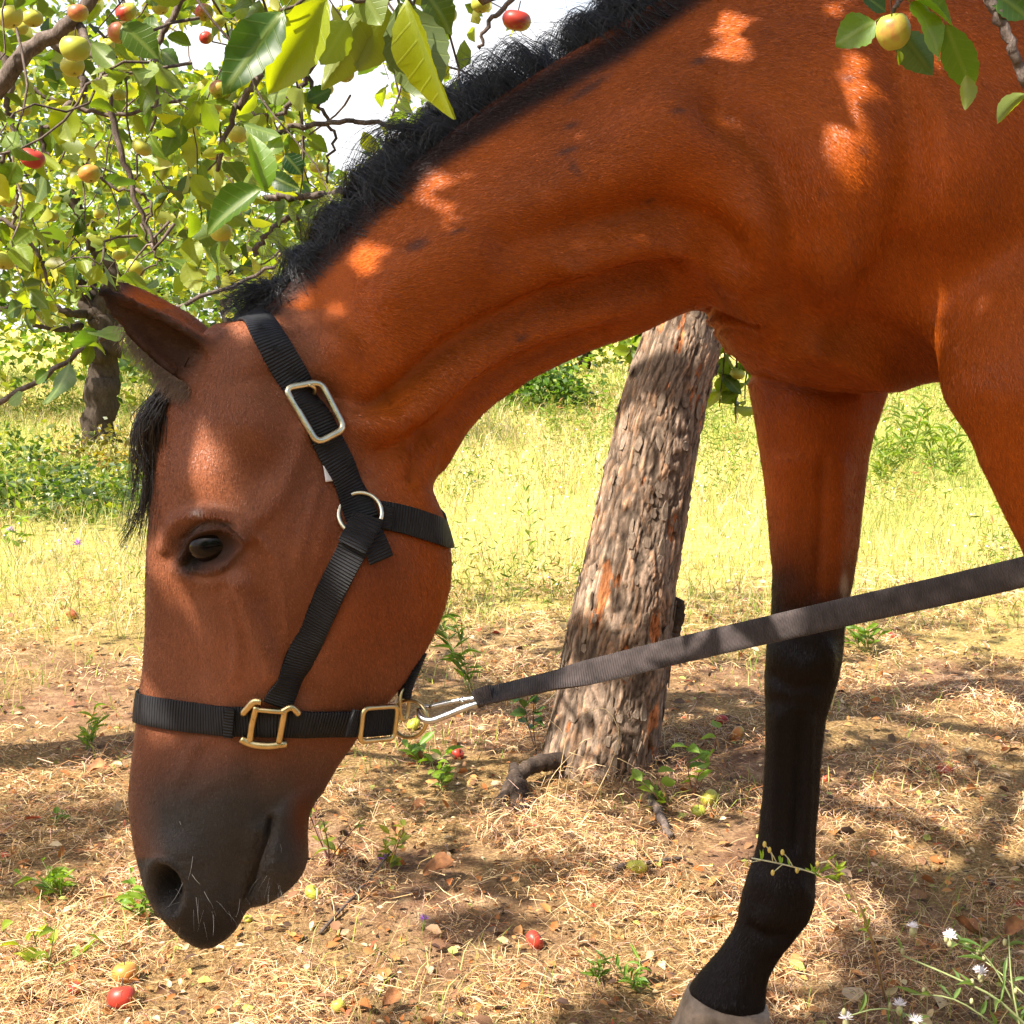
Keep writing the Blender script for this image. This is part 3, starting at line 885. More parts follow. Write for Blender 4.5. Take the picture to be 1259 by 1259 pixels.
# --- hooves
M_hoof = flat_mat('hoof_horn', (0.23, 0.165, 0.115), 0.6, 0, 0.5, 38, 0.004)
def hoof(Y, cor_f, cor_b, toe, heel):
    n, k = 10, 26
    rings = []
    Tf, Tb = np.array(cor_f), np.array(cor_b); Gf, Gb = np.array(toe), np.array(heel)
    for i in range(n):
        t = i / (n - 1)
        f = Tf * (1 - t) + Gf * t; b = Tb * (1 - t) + Gb * t
        w = .047 + .018 * t
        bulge = 0.0025 * math.sin(t * 9)
        ring = []
        for th in np.linspace(0, 2 * math.pi, k, endpoint=False):
            s = (1 - math.cos(th)) / 2
            ring.append(f * (1 - s) + b * s + np.array([0, (w + bulge) * np.sign(math.sin(th)) * abs(math.sin(th)) ** .7, 0]))
        rings.append(ring)
    V, F = close_rings(np.array(rings))
    link('hoof', mesh_np('hoof', V, F), M_hoof, horse)
def w3(px, py, Y): return W(px, py, Y)
hoof(FY, W(846, 1218, FY), W(944, 1238, FY), np.array([W(812, 1285, FY)[0], FY, -.006]), np.array([W(952, 1285, FY)[0], FY, -.006]))
hoof(NY, W(1338, 1422, NY), W(1444, 1446, NY), np.array([W(1305, 1490, NY)[0], NY, -.006]), np.array([W(1455, 1490, NY)[0], NY, -.006]))
for Y, dx in ((1.45, .05), (1.71, -.12)):
    hoof(Y, np.array([1.39 + dx, Y, .072]), np.array([1.49 + dx, Y, .048]), np.array([1.35 + dx, Y, -.008]), np.array([1.50 + dx, Y, -.008]))

# --- eyes
def uv_sphere(c, r, n=20, m=14, sc=(1, 1, 1)):
    V = []; 
    for i in range(m + 1):
        a = math.pi * i / m
        for j in range(n):
            b = 2 * math.pi * j / n
            V.append((math.sin(a) * math.cos(b) * sc[0], math.sin(a) * math.sin(b) * sc[1], math.cos(a) * sc[2]))
    V = np.array(V) * r + c
    i, j = np.meshgrid(np.arange(m), np.arange(n), indexing='ij')
    q = np.stack([i * n + j, (i + 1) * n + j, (i + 1) * n + (j + 1) % n, i * n + (j + 1) % n], -1).reshape(-1, 4)
    return V, [q]
m_eye, nt, b = new_mat('eye_cornea')
tc = nd(nt, 'ShaderNodeTexCoord'); vm = nd(nt, 'ShaderNodeVectorMath', operation='LENGTH')
mp = nd(nt, 'ShaderNodeMapping'); mp.inputs['Scale'].default_value = (62, 0, 105); lk(nt, tc.outputs['Object'], mp.inputs[0]); lk(nt, mp.outputs[0], vm.inputs[0])
rr = ramp(nt, [(.55, (.003, .0025, .003)), (.75, (.012, .007, .005)), (1.0, (.012, .007, .005))], vm.outputs['Value']); lk(nt, rr.outputs[0], b.inputs['Base Color'])
b.inputs['Roughness'].default_value = 0.03
b.inputs['Specular IOR Level'].default_value = 0.14
e0, en = hit(262, 670)
ec = e0 + np.array([0.0, 0.0120, 0.0])
for s in (0, 1):
    c = ec.copy()
    if s: c[1] = 2 * HY - c[1]
    V, F = uv_sphere(np.zeros(3), 0.0228, 28, 20, sc=(1.20, .9, .80))
    ra = math.radians(-14); V = np.stack([V[:, 0] * math.cos(ra) + V[:, 2] * math.sin(ra), V[:, 1], -V[:, 0] * math.sin(ra) + V[:, 2] * math.cos(ra)], 1)
    link('eye', mesh_np('eye', V, F), m_eye, horse, c)

lash = []
for i in range(46):
    f = i / 45; x = 232 + 66 * f; y = 668 - 26 * math.sin(math.pi * min(1, f * .9 + .1)) - 4 * f
    h0 = hit(x, y - 1)
    if h0 is None: continue
    a = h0[0] + h0[1] * .001; d = np.array([.25 * (f - .4) + random.gauss(0, .06), -1.0, -.45 + random.gauss(0, .12)]); d /= np.linalg.norm(d); l = random.uniform(.009, .015)
    lash.append(np.array([a + d * l * s + np.array([0, 0, .004]) * s * s for s in np.linspace(0, 1, 5)]))
# --- hair: mane, forelock, tail
def strands(paths, r0, k=3):
    mb = MB()
    for P, r in paths:
        n = len(P)
        V, F = tube(P, np.linspace(1, .25, n) * r, k, cap=False)
        mb.add(V, F)
    return mb
def curly(P, amp, ph, freq):
    n = len(P); t = np.linspace(0, 1, n)
    off = np.stack([np.sin(freq * t + ph), np.cos(freq * t + ph * 1.7), np.sin(freq * t * .8 + ph * 2.3)], 1) * amp * t[:, None]
    return P + off
cpx = np.array([(300, 395), (330, 373), (385, 318), (448, 253), (520, 191), (592, 136), (670, 85), (755, 35), (835, -17), (915, -67), (1000, -110), (1060, -128)], float)
cpx = cr(cpx, 200)
paths = []
LOCKS = [(random.random() ** 1.0 * .99, random.gauss(0, .55), random.gauss(0, .50), random.gauss(0, .55), random.gauss(0, .012)) for _ in range(210)]
for i in range(15000):
    lu, n1, n2, n3, llat = random.choice(LOCKS)
    du = random.gauss(0, .012)
    u = min(.985, max(.0, lu + du))
    f = u * 198; k = int(f)
    q = cpx[k] * (1 - f + k) + cpx[k + 1] * (f - k)
    Y = float(mid_y(q[0]))
    base = W(q[0], q[1], Y)
    q2 = cpx[min(199, k + 3)]; q1 = cpx[max(0, k - 3)]
    tang = W(*q2, float(mid_y(q2[0]))) - W(*q1, float(mid_y(q1[0]))); tang /= np.linalg.norm(tang)
    up = np.cross(tang, [0, 1, 0]); up /= np.linalg.norm(up)
    if up[2] < 0: up = -up
    gath = -tang * du * .9            # strands gather towards the tip of their lock
    lat = llat * .7 + random.gauss(.000, .006)
    root = base + np.array([0, lat, 0]) - up * (.010 + abs(lat) * .6)
    grow = min(1.1, .36 + u * 1.9)
    h = max(.018, .050 + .012 * n1 + .006 * n3) * grow * (random.uniform(.80, 1.05) if random.random() < .6 else random.uniform(.35, .9))
    L = (.13 + .04 * n2) * grow * random.uniform(.6, 1.2)
    side = 1.0 if random.random() > .14 else -.30
    if side < 0: h *= .62; L *= .35
    dirx = tang * (-.35 + .7 * n2 + .3 * n3 + random.gauss(0, .07))
    n = 9; P = []
    for s in np.linspace(0, 1, n):
        a = s * 1.9                      # over the top and down the far side
        P.append(root + up * h * 1.18 * math.sin(min(a, 1.9) * .95) + np.array([0, side, 0]) * (L * .42 * s ** 1.3 + .006 * s) + dirx * h * s * 1.1 + gath * s * 1.3
                 - np.array([0, 0, 1.0]) * L * max(0, s - .5) ** 1.4 * 1.5)
    P = curly(np.array(P), .0042, 3 * n3 + 5 * n2 + random.gauss(0, .22), 4 + 2 * n1)
    paths.append((P, random.uniform(.00028, .00060)))
# loose flyaway hairs and the tuft behind the ears
for i in range(420):
    u = random.random() ** .8
    q = cpx[int(u * 190)]; Y = float(mid_y(q[0])); base = W(q[0], q[1], Y)
    d = np.array([random.gauss(-.6, .4), random.gauss(.2, .4), random.gauss(.9, .35)]); d /= np.linalg.norm(d)
    L = random.uniform(.05, .11)
    P = np.array([base + d * L * s + np.array([-.01, .01, -.035]) * s * s for s in np.linspace(0, 1, 7)])
    paths.append((curly(P, .008, random.uniform(0, 6), 5), .0004))
for i in range(380):
    base = W(random.uniform(318, 375), random.uniform(352, 372), 1.31)
    t = random.uniform(0, 1)
    d = np.array([-.9, random.gauss(0, .3), random.uniform(-.15, .55)])
    L = random.uniform(.03, .06)
    P = np.array([base + d * L * s + np.array([.004, 0, -.02]) * s * s for s in np.linspace(0, 1, 6)])
    paths.append((curly(P, .005, random.uniform(0, 6), 6), .0006))
link('mane', strands(paths, 1).mesh('mane'), M_hair, horse)
paths = []
for i in range(440):
    t0 = random.random()
    base = W(random.uniform(205, 262), random.uniform(432, 478), HY + random.gauss(-.005, .018))
    g = random.gauss(0, 1)
    end = W(190 + 11 * g - 30 * random.random() * t0, 520 + 160 * t0 + random.gauss(0, 10), HY - .02 + random.gauss(0, .012))
    mid = W(197 + 10 * g, 500 + 30 * random.random(), HY - .015 + random.gauss(0, .012)) + np.array([-.006, 0, 0])
    m2 = mid * .5 + end * .5 + np.array([-.006 if t0 < .6 else 0.004, 0, 0])
    P = cr([base, mid, m2, end], 9)
    paths.append((curly(P, .004, random.uniform(0, 6), 4), random.uniform(.0004, .0008)))
for i in range(60):   # lowest wisps
    base = W(190 + random.gauss(0, 7), 540 + 20 * random.random(), HY - .02)
    end = W(148 + random.gauss(0, 6), 672 + random.gauss(0, 12), HY - .025)
    P = cr([base, W(182 + random.gauss(0, 4), 610, HY - .02), end], 8)
    paths.append((P, .0004))
link('forelock', strands(paths, 1).mesh('forelock'), hair_material('brown_black_hair', (0.026, 0.017, 0.012)), horse)
paths = []
for i in range(700):
    a = np.array([W(2385, 60, 1.58)[0] + random.gauss(0, .015), 1.58 + random.gauss(0, .02), 1.22 + random.gauss(0, .03)])
    e = np.array([a[0] + .16 + random.gauss(0, .04), 1.58 + random.gauss(0, .07), random.uniform(.35, .7)])
    P = cr([a, a + np.array([.07, 0, -.02]), a * .4 + e * .6 + np.array([.05, 0, 0]), e], 8)
    paths.append((P, .0011))
link('tail', strands(paths, 1).mesh('tail'), M_hair, horse)
# pale fringe hairs at the ear opening
m_fr, nt, b = new_mat('ear_fringe_hair'); b.inputs['Base Color'].default_value = (.20, .125, .08, 1); b.inputs['Roughness'].default_value = .6
paths = []
base, tip, O, L = EARS[0]
A = (tip - base) / L; S_ = np.cross(A, O)
for i in range(1000):
    t = random.uniform(-.04, .8) * random.uniform(.5, 1)
    R = np.interp(t, [0, .18, .4, .65, .85, .96, 1], ER)
    ph = math.radians(random.uniform(88, 116))
    if S_[2] > 0: ph = -ph
    c = base + A * L * t - O * (0.005 * math.sin(math.pi * t)) - np.array([0, 0, .006 * math.sin(math.pi * max(t, 0))]) + R * .93 * (-O * math.cos(ph) * .70 + S_ * math.sin(ph))
    d = np.array([random.gauss(0, .3), random.gauss(0, .3), random.gauss(0, .3)]) + O * random.uniform(.2, .8) + (S_ * math.sin(ph)) * random.uniform(.2, .7) + A * random.uniform(.0, .6) + np.array([0, 0, -.3]); d /= np.linalg.norm(d)
    l = random.uniform(.006, .024) * (1 - .5 * t)
    P = np.array([c + d * l * s + np.array([0, 0, -.006]) * s * s for s in np.linspace(0, 1, 4)])
    paths.append((P, .00030))
link('ear_hair', strands(paths, 1).mesh('ear_hair'), m_fr, horse)
link('eyelashes', strands([(P, .00028) for P in lash], 1).mesh('eyelashes'), M_hair, horse)
# whiskers
m_wh, nt, b = new_mat('whisker'); b.inputs['Base Color'].default_value = (.6, .57, .52, 1); b.inputs['Roughness'].default_value = .4
paths = []
for (x0, y0, x1, y1) in [(225, 1085, 207, 1115), (237, 1053, 231, 1082), (241, 1103, 244, 1136), (236, 1075, 246, 1087), (251, 1096, 259, 1110), (221, 1010, 222, 1014), (295, 1105, 290, 1128), (330, 1100, 326, 1128), (345, 1095, 350, 1122), (262, 1125, 262, 1150)]:
    h0 = hit(x0, y0)
    if h0 is None: continue
    a = h0[0]; e = W(x1, y1, a[1] - .018)
    P = cr([a, (a + e) / 2 + np.array([.002, -.006, .001]), e], 6)
    paths.append((P, .00026))
for i in range(34):
    x, y = (random.gauss(255, 30), random.uniform(1085, 1150)) if i % 2 else (random.gauss(345, 16), random.gauss(1075, 18))
    h0 = hit(x, y)
    if h0 is None: continue
    d = h0[1] + np.array([random.gauss(0, .3), 0, -.5]); d /= np.linalg.norm(d); l = random.uniform(.006, .022)
    paths.append((np.array([h0[0] + d * l * s + np.array([0, 0, -.005]) * s * s for s in np.linspace(0, 1, 5)]), .00009))
link('whiskers', strands(paths, 1).mesh('whiskers'), m_wh, horse)

# ================================================================== HALTER
M_web = webbing_material('black_webbing', (0.011, 0.011, 0.0135))
def metal(name, col, rough):
    m, nt, b = new_mat(name)
    tc = nd(nt, 'ShaderNodeTexCoord'); n = noise_node(nt, 90, 4, .6, tc.outputs['Object'])
    lk(nt, ramp(nt, [(.3, tuple(c * .7 for c in col)), (.7, col)], n.outputs[0]).outputs[0], b.inputs['Base Color'])
    lk(nt, ramp(nt, [(.3, (rough * .8,) * 3), (.7, (rough * 1.3,) * 3)], n.outputs[0]).outputs[0], b.inputs['Roughness'])
    b.inputs['Metallic'].default_value = 1.0
    return m
M_brass = metal('worn_brass', (0.72, 0.55, 0.28), .32)
M_pale = metal('pale_brass', (0.80, 0.70, 0.50), .30)
M_steel = metal('snap_steel', (0.62, 0.62, 0.63), .30)
halter = empty('halter', W(330, 885, 1.22))
tag(halter, 'black webbing halter with brass fittings on the head of the bay horse', 'halter')
def on_surface(P, off, smooth_n=3, iters=3):
    P = np.array(P, float); N = np.zeros_like(P)
    for it in range(iters):
        for i, p in enumerate(P):
            l, n, _, _ = BVH.find_nearest(Vector(p))
            d = (Vector(p) - l)
            N[i] = np.array(n); P[i] = np.array(l) + np.array(n) * off
        for _ in range(smooth_n):
            N[1:-1] = (N[:-2] + N[1:-1] * 2 + N[2:]) / 4
            if it < iters - 1: P[1:-1] = (P[:-2] + 2 * P[1:-1] + P[2:]) / 4
    for _ in range(2): P[1:-1] = (P[:-2] + 2 * P[1:-1] + P[2:]) / 4
    N /= np.linalg.norm(N, axis=1)[:, None]
    return P, N
def ribbon(P, N, width, th, closed=False, twist=None):
    P = np.asarray(P); n = len(P)
    T = np.gradient(P, axis=0)
    if closed: T = np.roll(P, -1, 0) - np.roll(P, 1, 0)
    T /= np.linalg.norm(T, axis=1)[:, None]
    N = N - T * (N * T).sum(1)[:, None]; N /= np.linalg.norm(N, axis=1)[:, None]
    B = np.cross(T, N)
    width = np.broadcast_to(np.asarray(width, float), (n,))
    sec = [(-.5, 0), (-.485, .5), (-.25, .62), (0, .64), (.25, .62), (.485, .5), (.5, 0), (.485, -.5), (0, -.5), (-.485, -.5)]
    k = len(sec)
    V = np.stack([P + B * (a * width)[:, None] + N * (b_ * th) for a, b_ in sec], 1).reshape(-1, 3)
    s = np.concatenate([[0], np.cumsum(np.linalg.norm(np.diff(P, axis=0), axis=1))])
    UV = np.stack([np.stack([s, np.full(n, a) * width], 1) for a, b_ in sec], 1).reshape(-1, 2)
    m = n if closed else n - 1
    i, j = np.meshgrid(np.arange(m), np.arange(k), indexing='ij')
    q = np.stack([i * k + j, i * k + (j + 1) % k, ((i + 1) % n) * k + (j + 1) % k, ((i + 1) % n) * k + j], -1).reshape(-1, 4)
    F = [q]
    if not closed:
        V = np.vstack([V, P[0], P[-1]]); UV = np.vstack([UV, UV[0], UV[-1]]); j = np.arange(k)
        F.append(np.vstack([np.stack([np.full(k, n * k), (j + 1) % k, j], 1), np.stack([np.full(k, n * k + 1), (n - 1) * k + j, (n - 1) * k + (j + 1) % k], 1)]))
    return V, F, UV
def hits(pxs): 
    out = []
    for x, y in pxs:
        h = hit(x, y)
        if h is not None: out.append(h[0])
    return out
def mirror(pts): return [np.array([p[0], 2 * HY - p[1], p[2]]) for p in pts]
def strap(name, near, width, wrap_a=None, wrap_b=None, far=True, off=.0028, closed=False, th=.0032, n=90, mat=None, parent=None):
    H = hits(near)
    pts = list(H)
    if far:
        M = mirror(H)[::-1]
        if closed: pts = H + [wrap_b] + M + [wrap_a, H[0]]
        elif wrap_a is not None: pts = M + [wrap_a] + H
        else: pts = H + [wrap_b] + M
    P = arc_resample(cr(pts, 400), n)
    if closed:
        P = P[:-1]
        P, N = on_surface(np.vstack([P[-6:], P, P[:6]]), off); P = P[6:-6]; N = N[6:-6]
    else:
        P, N = on_surface(P, off)
    V, F, UV = ribbon(P, N, width, th, closed)
    link(name, mesh_np(name, V, F, True, None, UV), mat or M_web, parent or halter)
    return P, N
WS = .0310
strap('noseband', [(178, 872), (205, 877), (250, 883), (300, 886), (350, 888), (400, 889), (440, 889)], WS, wrap_a=W(160, 866, HY), wrap_b=W(470, 894, HY), closed=True, n=140)
strap('crown_strap', [(312, 392), (326, 410), (345, 440), (366, 475), (386, 510), (404, 548), (424, 588), (440, 620), (446, 640)], WS, wrap_a=W(296, 386, HY) + np.array([0, 0, .006]), n=110)
strap('cheek_strap', [(446, 650), (432, 680), (412, 720), (390, 765), (368, 810), (350, 845), (341, 866)], WS * .93, far=False, n=50)
CH2 = mirror(hits([(446, 650), (412, 720), (390, 765), (368, 810), (341, 866)]))
P2, N2 = on_surface(arc_resample(cr(CH2, 100), 50), .0028)
V, F, UV = ribbon(P2, N2, WS * .93, .0032); link('cheek_strap', mesh_np('cheek_strap', V, F, True, None, UV), M_web, halter)
strap('throat_strap', [(466, 634), (490, 638), (515, 645), (535, 652)], WS * .92, wrap_b=W(551, 658, HY), n=60)
strap('keeper_tab', [(452, 655), (460, 672), (466, 688)], WS * .82, far=False, off=.0058, n=14)
strap('strap_keeper', [(285, 868), (284, 886), (283, 904)], .010, far=False, off=.0062, n=12, th=.0025)
strap('strap_keeper', [(474, 624), (472, 638), (470, 652)], .012, far=False, off=.0062, n=12, th=.0025)
m_tag = flat_mat('white_tag', (0.62, 0.60, 0.62), .7)
h0 = [hit(402, 572)[0], hit(405, 592)[0]]
P, N = on_surface(arc_resample(cr([h0[0], (h0[0] + h0[1]) / 2, h0[1]], 20), 8), .004)
V, F, UV = ribbon(P, N, .010, .0008); link('care_tag', mesh_np('care_tag', V, F, True, None, UV), m_tag, halter)
# punched holes (eyelets) in the crown strap
m_hole = flat_mat('punched_hole', (0.003, 0.003, 0.003), .9)
for (x, y) in [(320, 408), (338, 430), (357, 456), (392, 501), (424, 569)]:
    h = hit(x, y); c = h[0] + h[1] * .0066; nrm = h[1]
    a = np.cross(nrm, [0, 0, 1]); a /= np.linalg.norm(a); b2 = np.cross(nrm, a)
    V = [c + (a * math.cos(t) + b2 * math.sin(t)) * .0027 for t in np.linspace(0, 2 * math.pi, 12, endpoint=False)] + [c - nrm * .0006]
    F = np.array([(12, i, (i + 1) % 12) for i in range(12)])
    link('punched_hole', mesh_np('punched_hole', np.array(V), F), m_hole, halter)
def lift(pxs, off):
    out = []
    for x, y in pxs:
        h = hit(x, y)
        out.append(h[0] + h[1] * off)
    return np.array(out)
def rounded_poly(pts, rad, per=5):
    pts = np.array(pts, float); out = []
    n = len(pts)
    for i in range(n):
        p = pts[i]; a = pts[i - 1] - p; b_ = pts[(i + 1) % n] - p
        a = a / np.linalg.norm(a); b_ = b_ / np.linalg.norm(b_)
        s = p + a * rad; e = p + b_ * rad
        for t in np.linspace(0, 1, per): out.append((1 - t) ** 2 * s + 2 * t * (1 - t) * p + t * t * e)
    return np.array(out)
def planar(P):
    """flatten onto best plane so that a metal frame stays flat"""
    c = P.mean(0); u, s, v = np.linalg.svd(P - c); n = v[2]
    return P - ((P - c) @ n)[:, None] * n
def dense(P, n): 
    Q = np.vstack([P, P[:1]]); return arc_resample(Q, n + 1)[:-1]
# crown buckle
Q = planar(lift([(350, 481), (394, 464), (425, 524), (385, 546)], .0080))
V, F = ring_tube(dense(rounded_poly(Q, .0075), 48), .0034); link('crown_buckle', mesh_np('crown_buckle', V, F), M_pale, halter)
V, F = tube(cr([lift([(371, 473)], .011)[0], lift([(373, 480)], .0125)[0], lift([(380, 492)], .009)[0]], 8), .0019, 8); link('buckle_tongue', mesh_np('buckle_tongue', V, F), M_brass, halter)
# cheek ring
hc = hit(443, 633); c = hc[0] + hc[1] * .0052; nrm = hc[1]; a = np.cross(nrm, [0, 0, 1]); a /= np.linalg.norm(a); b2 = np.cross(nrm, a)
V, F = ring_tube([c + (a * math.cos(t) + b2 * math.sin(t)) * .0205 for t in np.linspace(0, 2 * math.pi, 40, endpoint=False)], .0022); link('cheek_ring', mesh_np('cheek_ring', V, F), M_pale, halter)
# the cheek straps fold over the ring
strap('ring_loop', [(453, 637), (447, 649), (441, 661), (434, 675)], WS * .96, far=False, off=.0085, n=16, th=.0035)
# noseband square
mb = MB()
def bar(pxs, r, off=.0075):
    P = lift(pxs, off)
    V, F = tube(cr(P, 14), r, 8); mb.add(V, F)
bar([(319, 864), (314, 885), (309, 908)], .0034); bar([(350, 868), (347, 887), (343, 908)], .0034)
bar([(302, 874), (309, 866), (316, 858), (324, 858)], .0036); bar([(318, 868), (334, 869), (352, 871)], .0028)
bar([(346, 871), (355, 866), (360, 868), (367, 874)], .0036)
bar([(297, 905), (311, 910), (330, 912), (352, 909)], .0040)
link('noseband_square', mb.mesh('noseband_square'), M_brass, halter)
# rear frame and lead ring under the jaw
P = cr([W(430, 889, 1.243), W(447, 890, 1.258), W(465, 889, 1.271), W(486, 887, 1.284)], 16)
V, F, UV = ribbon(P, np.tile([.45, -.9, 0], (16, 1)), .0275, .0032); link('buckle_strap', mesh_np('buckle_strap', V, F, True, None, UV), M_web, halter)
Q = np.array([W(447, 871, 1.250), W(489, 868, 1.277), W(484, 908, 1.277), W(442, 912, 1.250)])
V, F = ring_tube(dense(rounded_poly(Q, .006), 40), .0028); link('side_buckle', mesh_np('side_buckle', V, F), M_brass, halter)
c = W(503, 884, 1.292); ax = W(525, 884, 1.275) - c; az = W(503, 861, 1.292) - c
V, F = ring_tube([c + ax * math.cos(t) + az * math.sin(t) for t in np.linspace(0, 2 * math.pi, 40, endpoint=False)], .0021); link('lead_ring', mesh_np('lead_ring', V, F), M_brass, halter)
P = cr([W(517, 800, 1.30), W(508, 822, 1.298), W(500, 842, 1.296), W(497, 858, 1.295)], 20)
V, F, UV = ribbon(P, np.tile([-.7, -.7, 0], (20, 1)), .016, .005); link('chin_strap', mesh_np('chin_strap', V, F, True, None, UV), M_web, halter)
V, F = ring_tube([W(497, 866, 1.294) + np.array([.004 * math.cos(t), .006 * math.cos(t), .0165 * math.sin(t)]) for t in np.linspace(0, 2 * math.pi, 28, endpoint=False)], .0018); link('chin_loop', mesh_np('chin_loop', V, F), M_brass, halter)

# ================================================================== LEAD ROPE
lead = empty('lead_rope', W(600, 855, 1.27))
tag(lead, 'flat dark webbing lead rope stretching from the halter past the tree trunk', 'lead rope')
M_lead = webbing_material('faded_webbing', (0.062, 0.049, 0.047), 420)
rp = [(588, 858, 1.268), (640, 846, 1.26), (700, 832, 1.25), (760, 818, 1.24), (850, 796, 1.22), (950, 773, 1.19), (1060, 748, 1.16), (1160, 726, 1.13), (1259, 703, 1.10), (1400, 668, 1.05), (1560, 620, 1.0)]
P = arc_resample(cr([W(*r) for r in rp] + [np.array([.85, .9, .93]), np.array([1.3, .78, .80]), np.array([1.75, .70, .40]), np.array([2.0, .68, .02]), np.array([2.6, .9, .012])], 500), 200)
q = proj(P); q[np.argmax(q[:, 0] > 1300):, 0] = 1400
ang = np.interp(q[:, 0], [588, 640, 690, 715, 760, 950, 1300], [68, 66, 62, 34, 22, 14, 8])   # roll of the strap about its length
T = np.gradient(P, axis=0); T /= np.linalg.norm(T, axis=1)[:, None]
U = np.cross(T, [0, 1, 0]); U /= np.linalg.norm(U, axis=1)[:, None]
U[U[:, 2] < 0] *= -1
N = -np.array([0, 1, 0]) * np.cos(np.radians(ang))[:, None] + U * np.sin(np.radians(ang))[:, None]
wd = np.interp(q[:, 0], [588, 700, 760, 950, 1259], [.025, .0255, .0255, .0255, .0262])
V, F, UV = ribbon(P, N, wd, .0034); link('strap', mesh_np('strap', V, F, True, None, UV), M_lead, lead)
P = cr([W(586, 860, 1.268), W(596, 855, 1.266), W(606, 853, 1.265)], 10)
V, F, UV = ribbon(P, np.tile([0, -1, .3], (10, 1)), .0185, .010); link('stitched_end', mesh_np('stitched_end', V, F, True, None, UV), M_lead, lead)
hk = [(600, 862, 1.264), (575, 869, 1.264), (548, 880, 1.266), (530, 886, 1.268), (519, 883, 1.272), (515, 875, 1.279), (520, 870, 1.286), (530, 869, 1.284)]
V, F = tube(cr([W(*h) for h in hk], 40), np.interp(np.linspace(0, 1, 40), [0, .3, .8, 1], [.0034, .0036, .0032, .0026]), 10); mb = MB(); mb.add(V, F)
link('snap_hook', mb.mesh('snap_hook'), M_steel, lead)
V, F = tube(cr([W(598, 857, 1.270), W(565, 861, 1.276), W(528, 869, 1.283)], 16), .0026, 8); link('snap_gate', mesh_np('snap_gate', V, F), M_steel, lead)
V, F = tube(cr([W(571, 860, 1.2745), W(566, 862, 1.2755)], 3), .0033, 8); link('gate_pin', mesh_np('gate_pin', V, F), M_steel, lead)

# ================================================================== GROUND
def ground_material():
    m, nt, b = new_mat('orchard_ground')
    tc = nd(nt, 'ShaderNodeTexCoord')
    n1 = noise_node(nt, 1.3, 5, .6, tc.outputs['Object']); n2 = noise_node(nt, 14, 6, .7, tc.outputs['Object']); n3 = noise_node(nt, 130, 5, .75, tc.outputs['Object'])
    soil = ramp(nt, [(.3, (.085, .042, .027)), (.5, (.22, .122, .070)), (.7, (.42, .28, .165))], n2.outputs[0])
    straw = ramp(nt, [(.3, (.10, .055, .025)), (.5, (.26, .16, .065)), (.7, (.48, .34, .16))], n3.outputs[0])
    c = mixc(nt, ramp(nt, [(.42, (0, 0, 0)), (.56, (1, 1, 1))], n1.outputs[0]).outputs[0], soil.outputs[0], straw.outputs[0])
    sx = nd(nt, 'ShaderNodeSeparateXYZ'); lk(nt, tc.outputs['Object'], sx.inputs[0])
    wob = nd(nt, 'ShaderNodeMath', operation='MULTIPLY_ADD'); lk(nt, n1.outputs[0], wob.inputs[0]); wob.inputs[1].default_value = 1.6; lk(nt, sx.outputs[1], wob.inputs[2])
    mr = nd(nt, 'ShaderNodeMapRange'); lk(nt, wob.outputs[0], mr.inputs[0]); mr.inputs[1].default_value = 4.6; mr.inputs[2].default_value = 6.2
    field = ramp(nt, [(.3, (.34, .30, .06)), (.5, (.50, .42, .12)), (.7, (.60, .50, .19))], n2.outputs[0])
    c = mixc(nt, mr.outputs[0], c, field.outputs[0])
    c = mixc(nt, 1.0, c, ramp(nt, [(.25, (.6, .58, .55)), (.75, (1.25, 1.25, 1.2))], n3.outputs[0]).outputs[0], 'MULTIPLY')
    lk(nt, c, b.inputs['Base Color']); b.inputs['Roughness'].default_value = .95; b.inputs['Specular IOR Level'].default_value = .1
    ad = nd(nt, 'ShaderNodeMath', operation='MULTIPLY_ADD'); lk(nt, n3.outputs[0], ad.inputs[0]); ad.inputs[1].default_value = .5; lk(nt, n2.outputs[0], ad.inputs[2])
    bump(nt, b, ad.outputs[0], .02, .8)
    return m
xs = np.concatenate([-np.geomspace(400, 5, 24), np.linspace(-4.8, 4.8, 150), np.geomspace(5, 400, 24)])
ys = np.concatenate([[-60, -20, -8, -3, -1], np.linspace(0, 9, 150), np.geomspace(9.4, 600, 34)])
gx, gy = np.meshgrid(xs, ys, indexing='ij')
gz = ground_z(gx, gy)
nx_, ny_ = len(xs), len(ys)
i, j = np.meshgrid(np.arange(nx_ - 1), np.arange(ny_ - 1), indexing='ij')
q = np.stack([i * ny_ + j, (i + 1) * ny_ + j, (i + 1) * ny_ + j + 1, i * ny_ + j + 1], -1).reshape(-1, 4)
g = link('ground', mesh_np('ground', np.stack([gx, gy, gz], -1).reshape(-1, 3), q), ground_material())
tag(g, kind='structure')

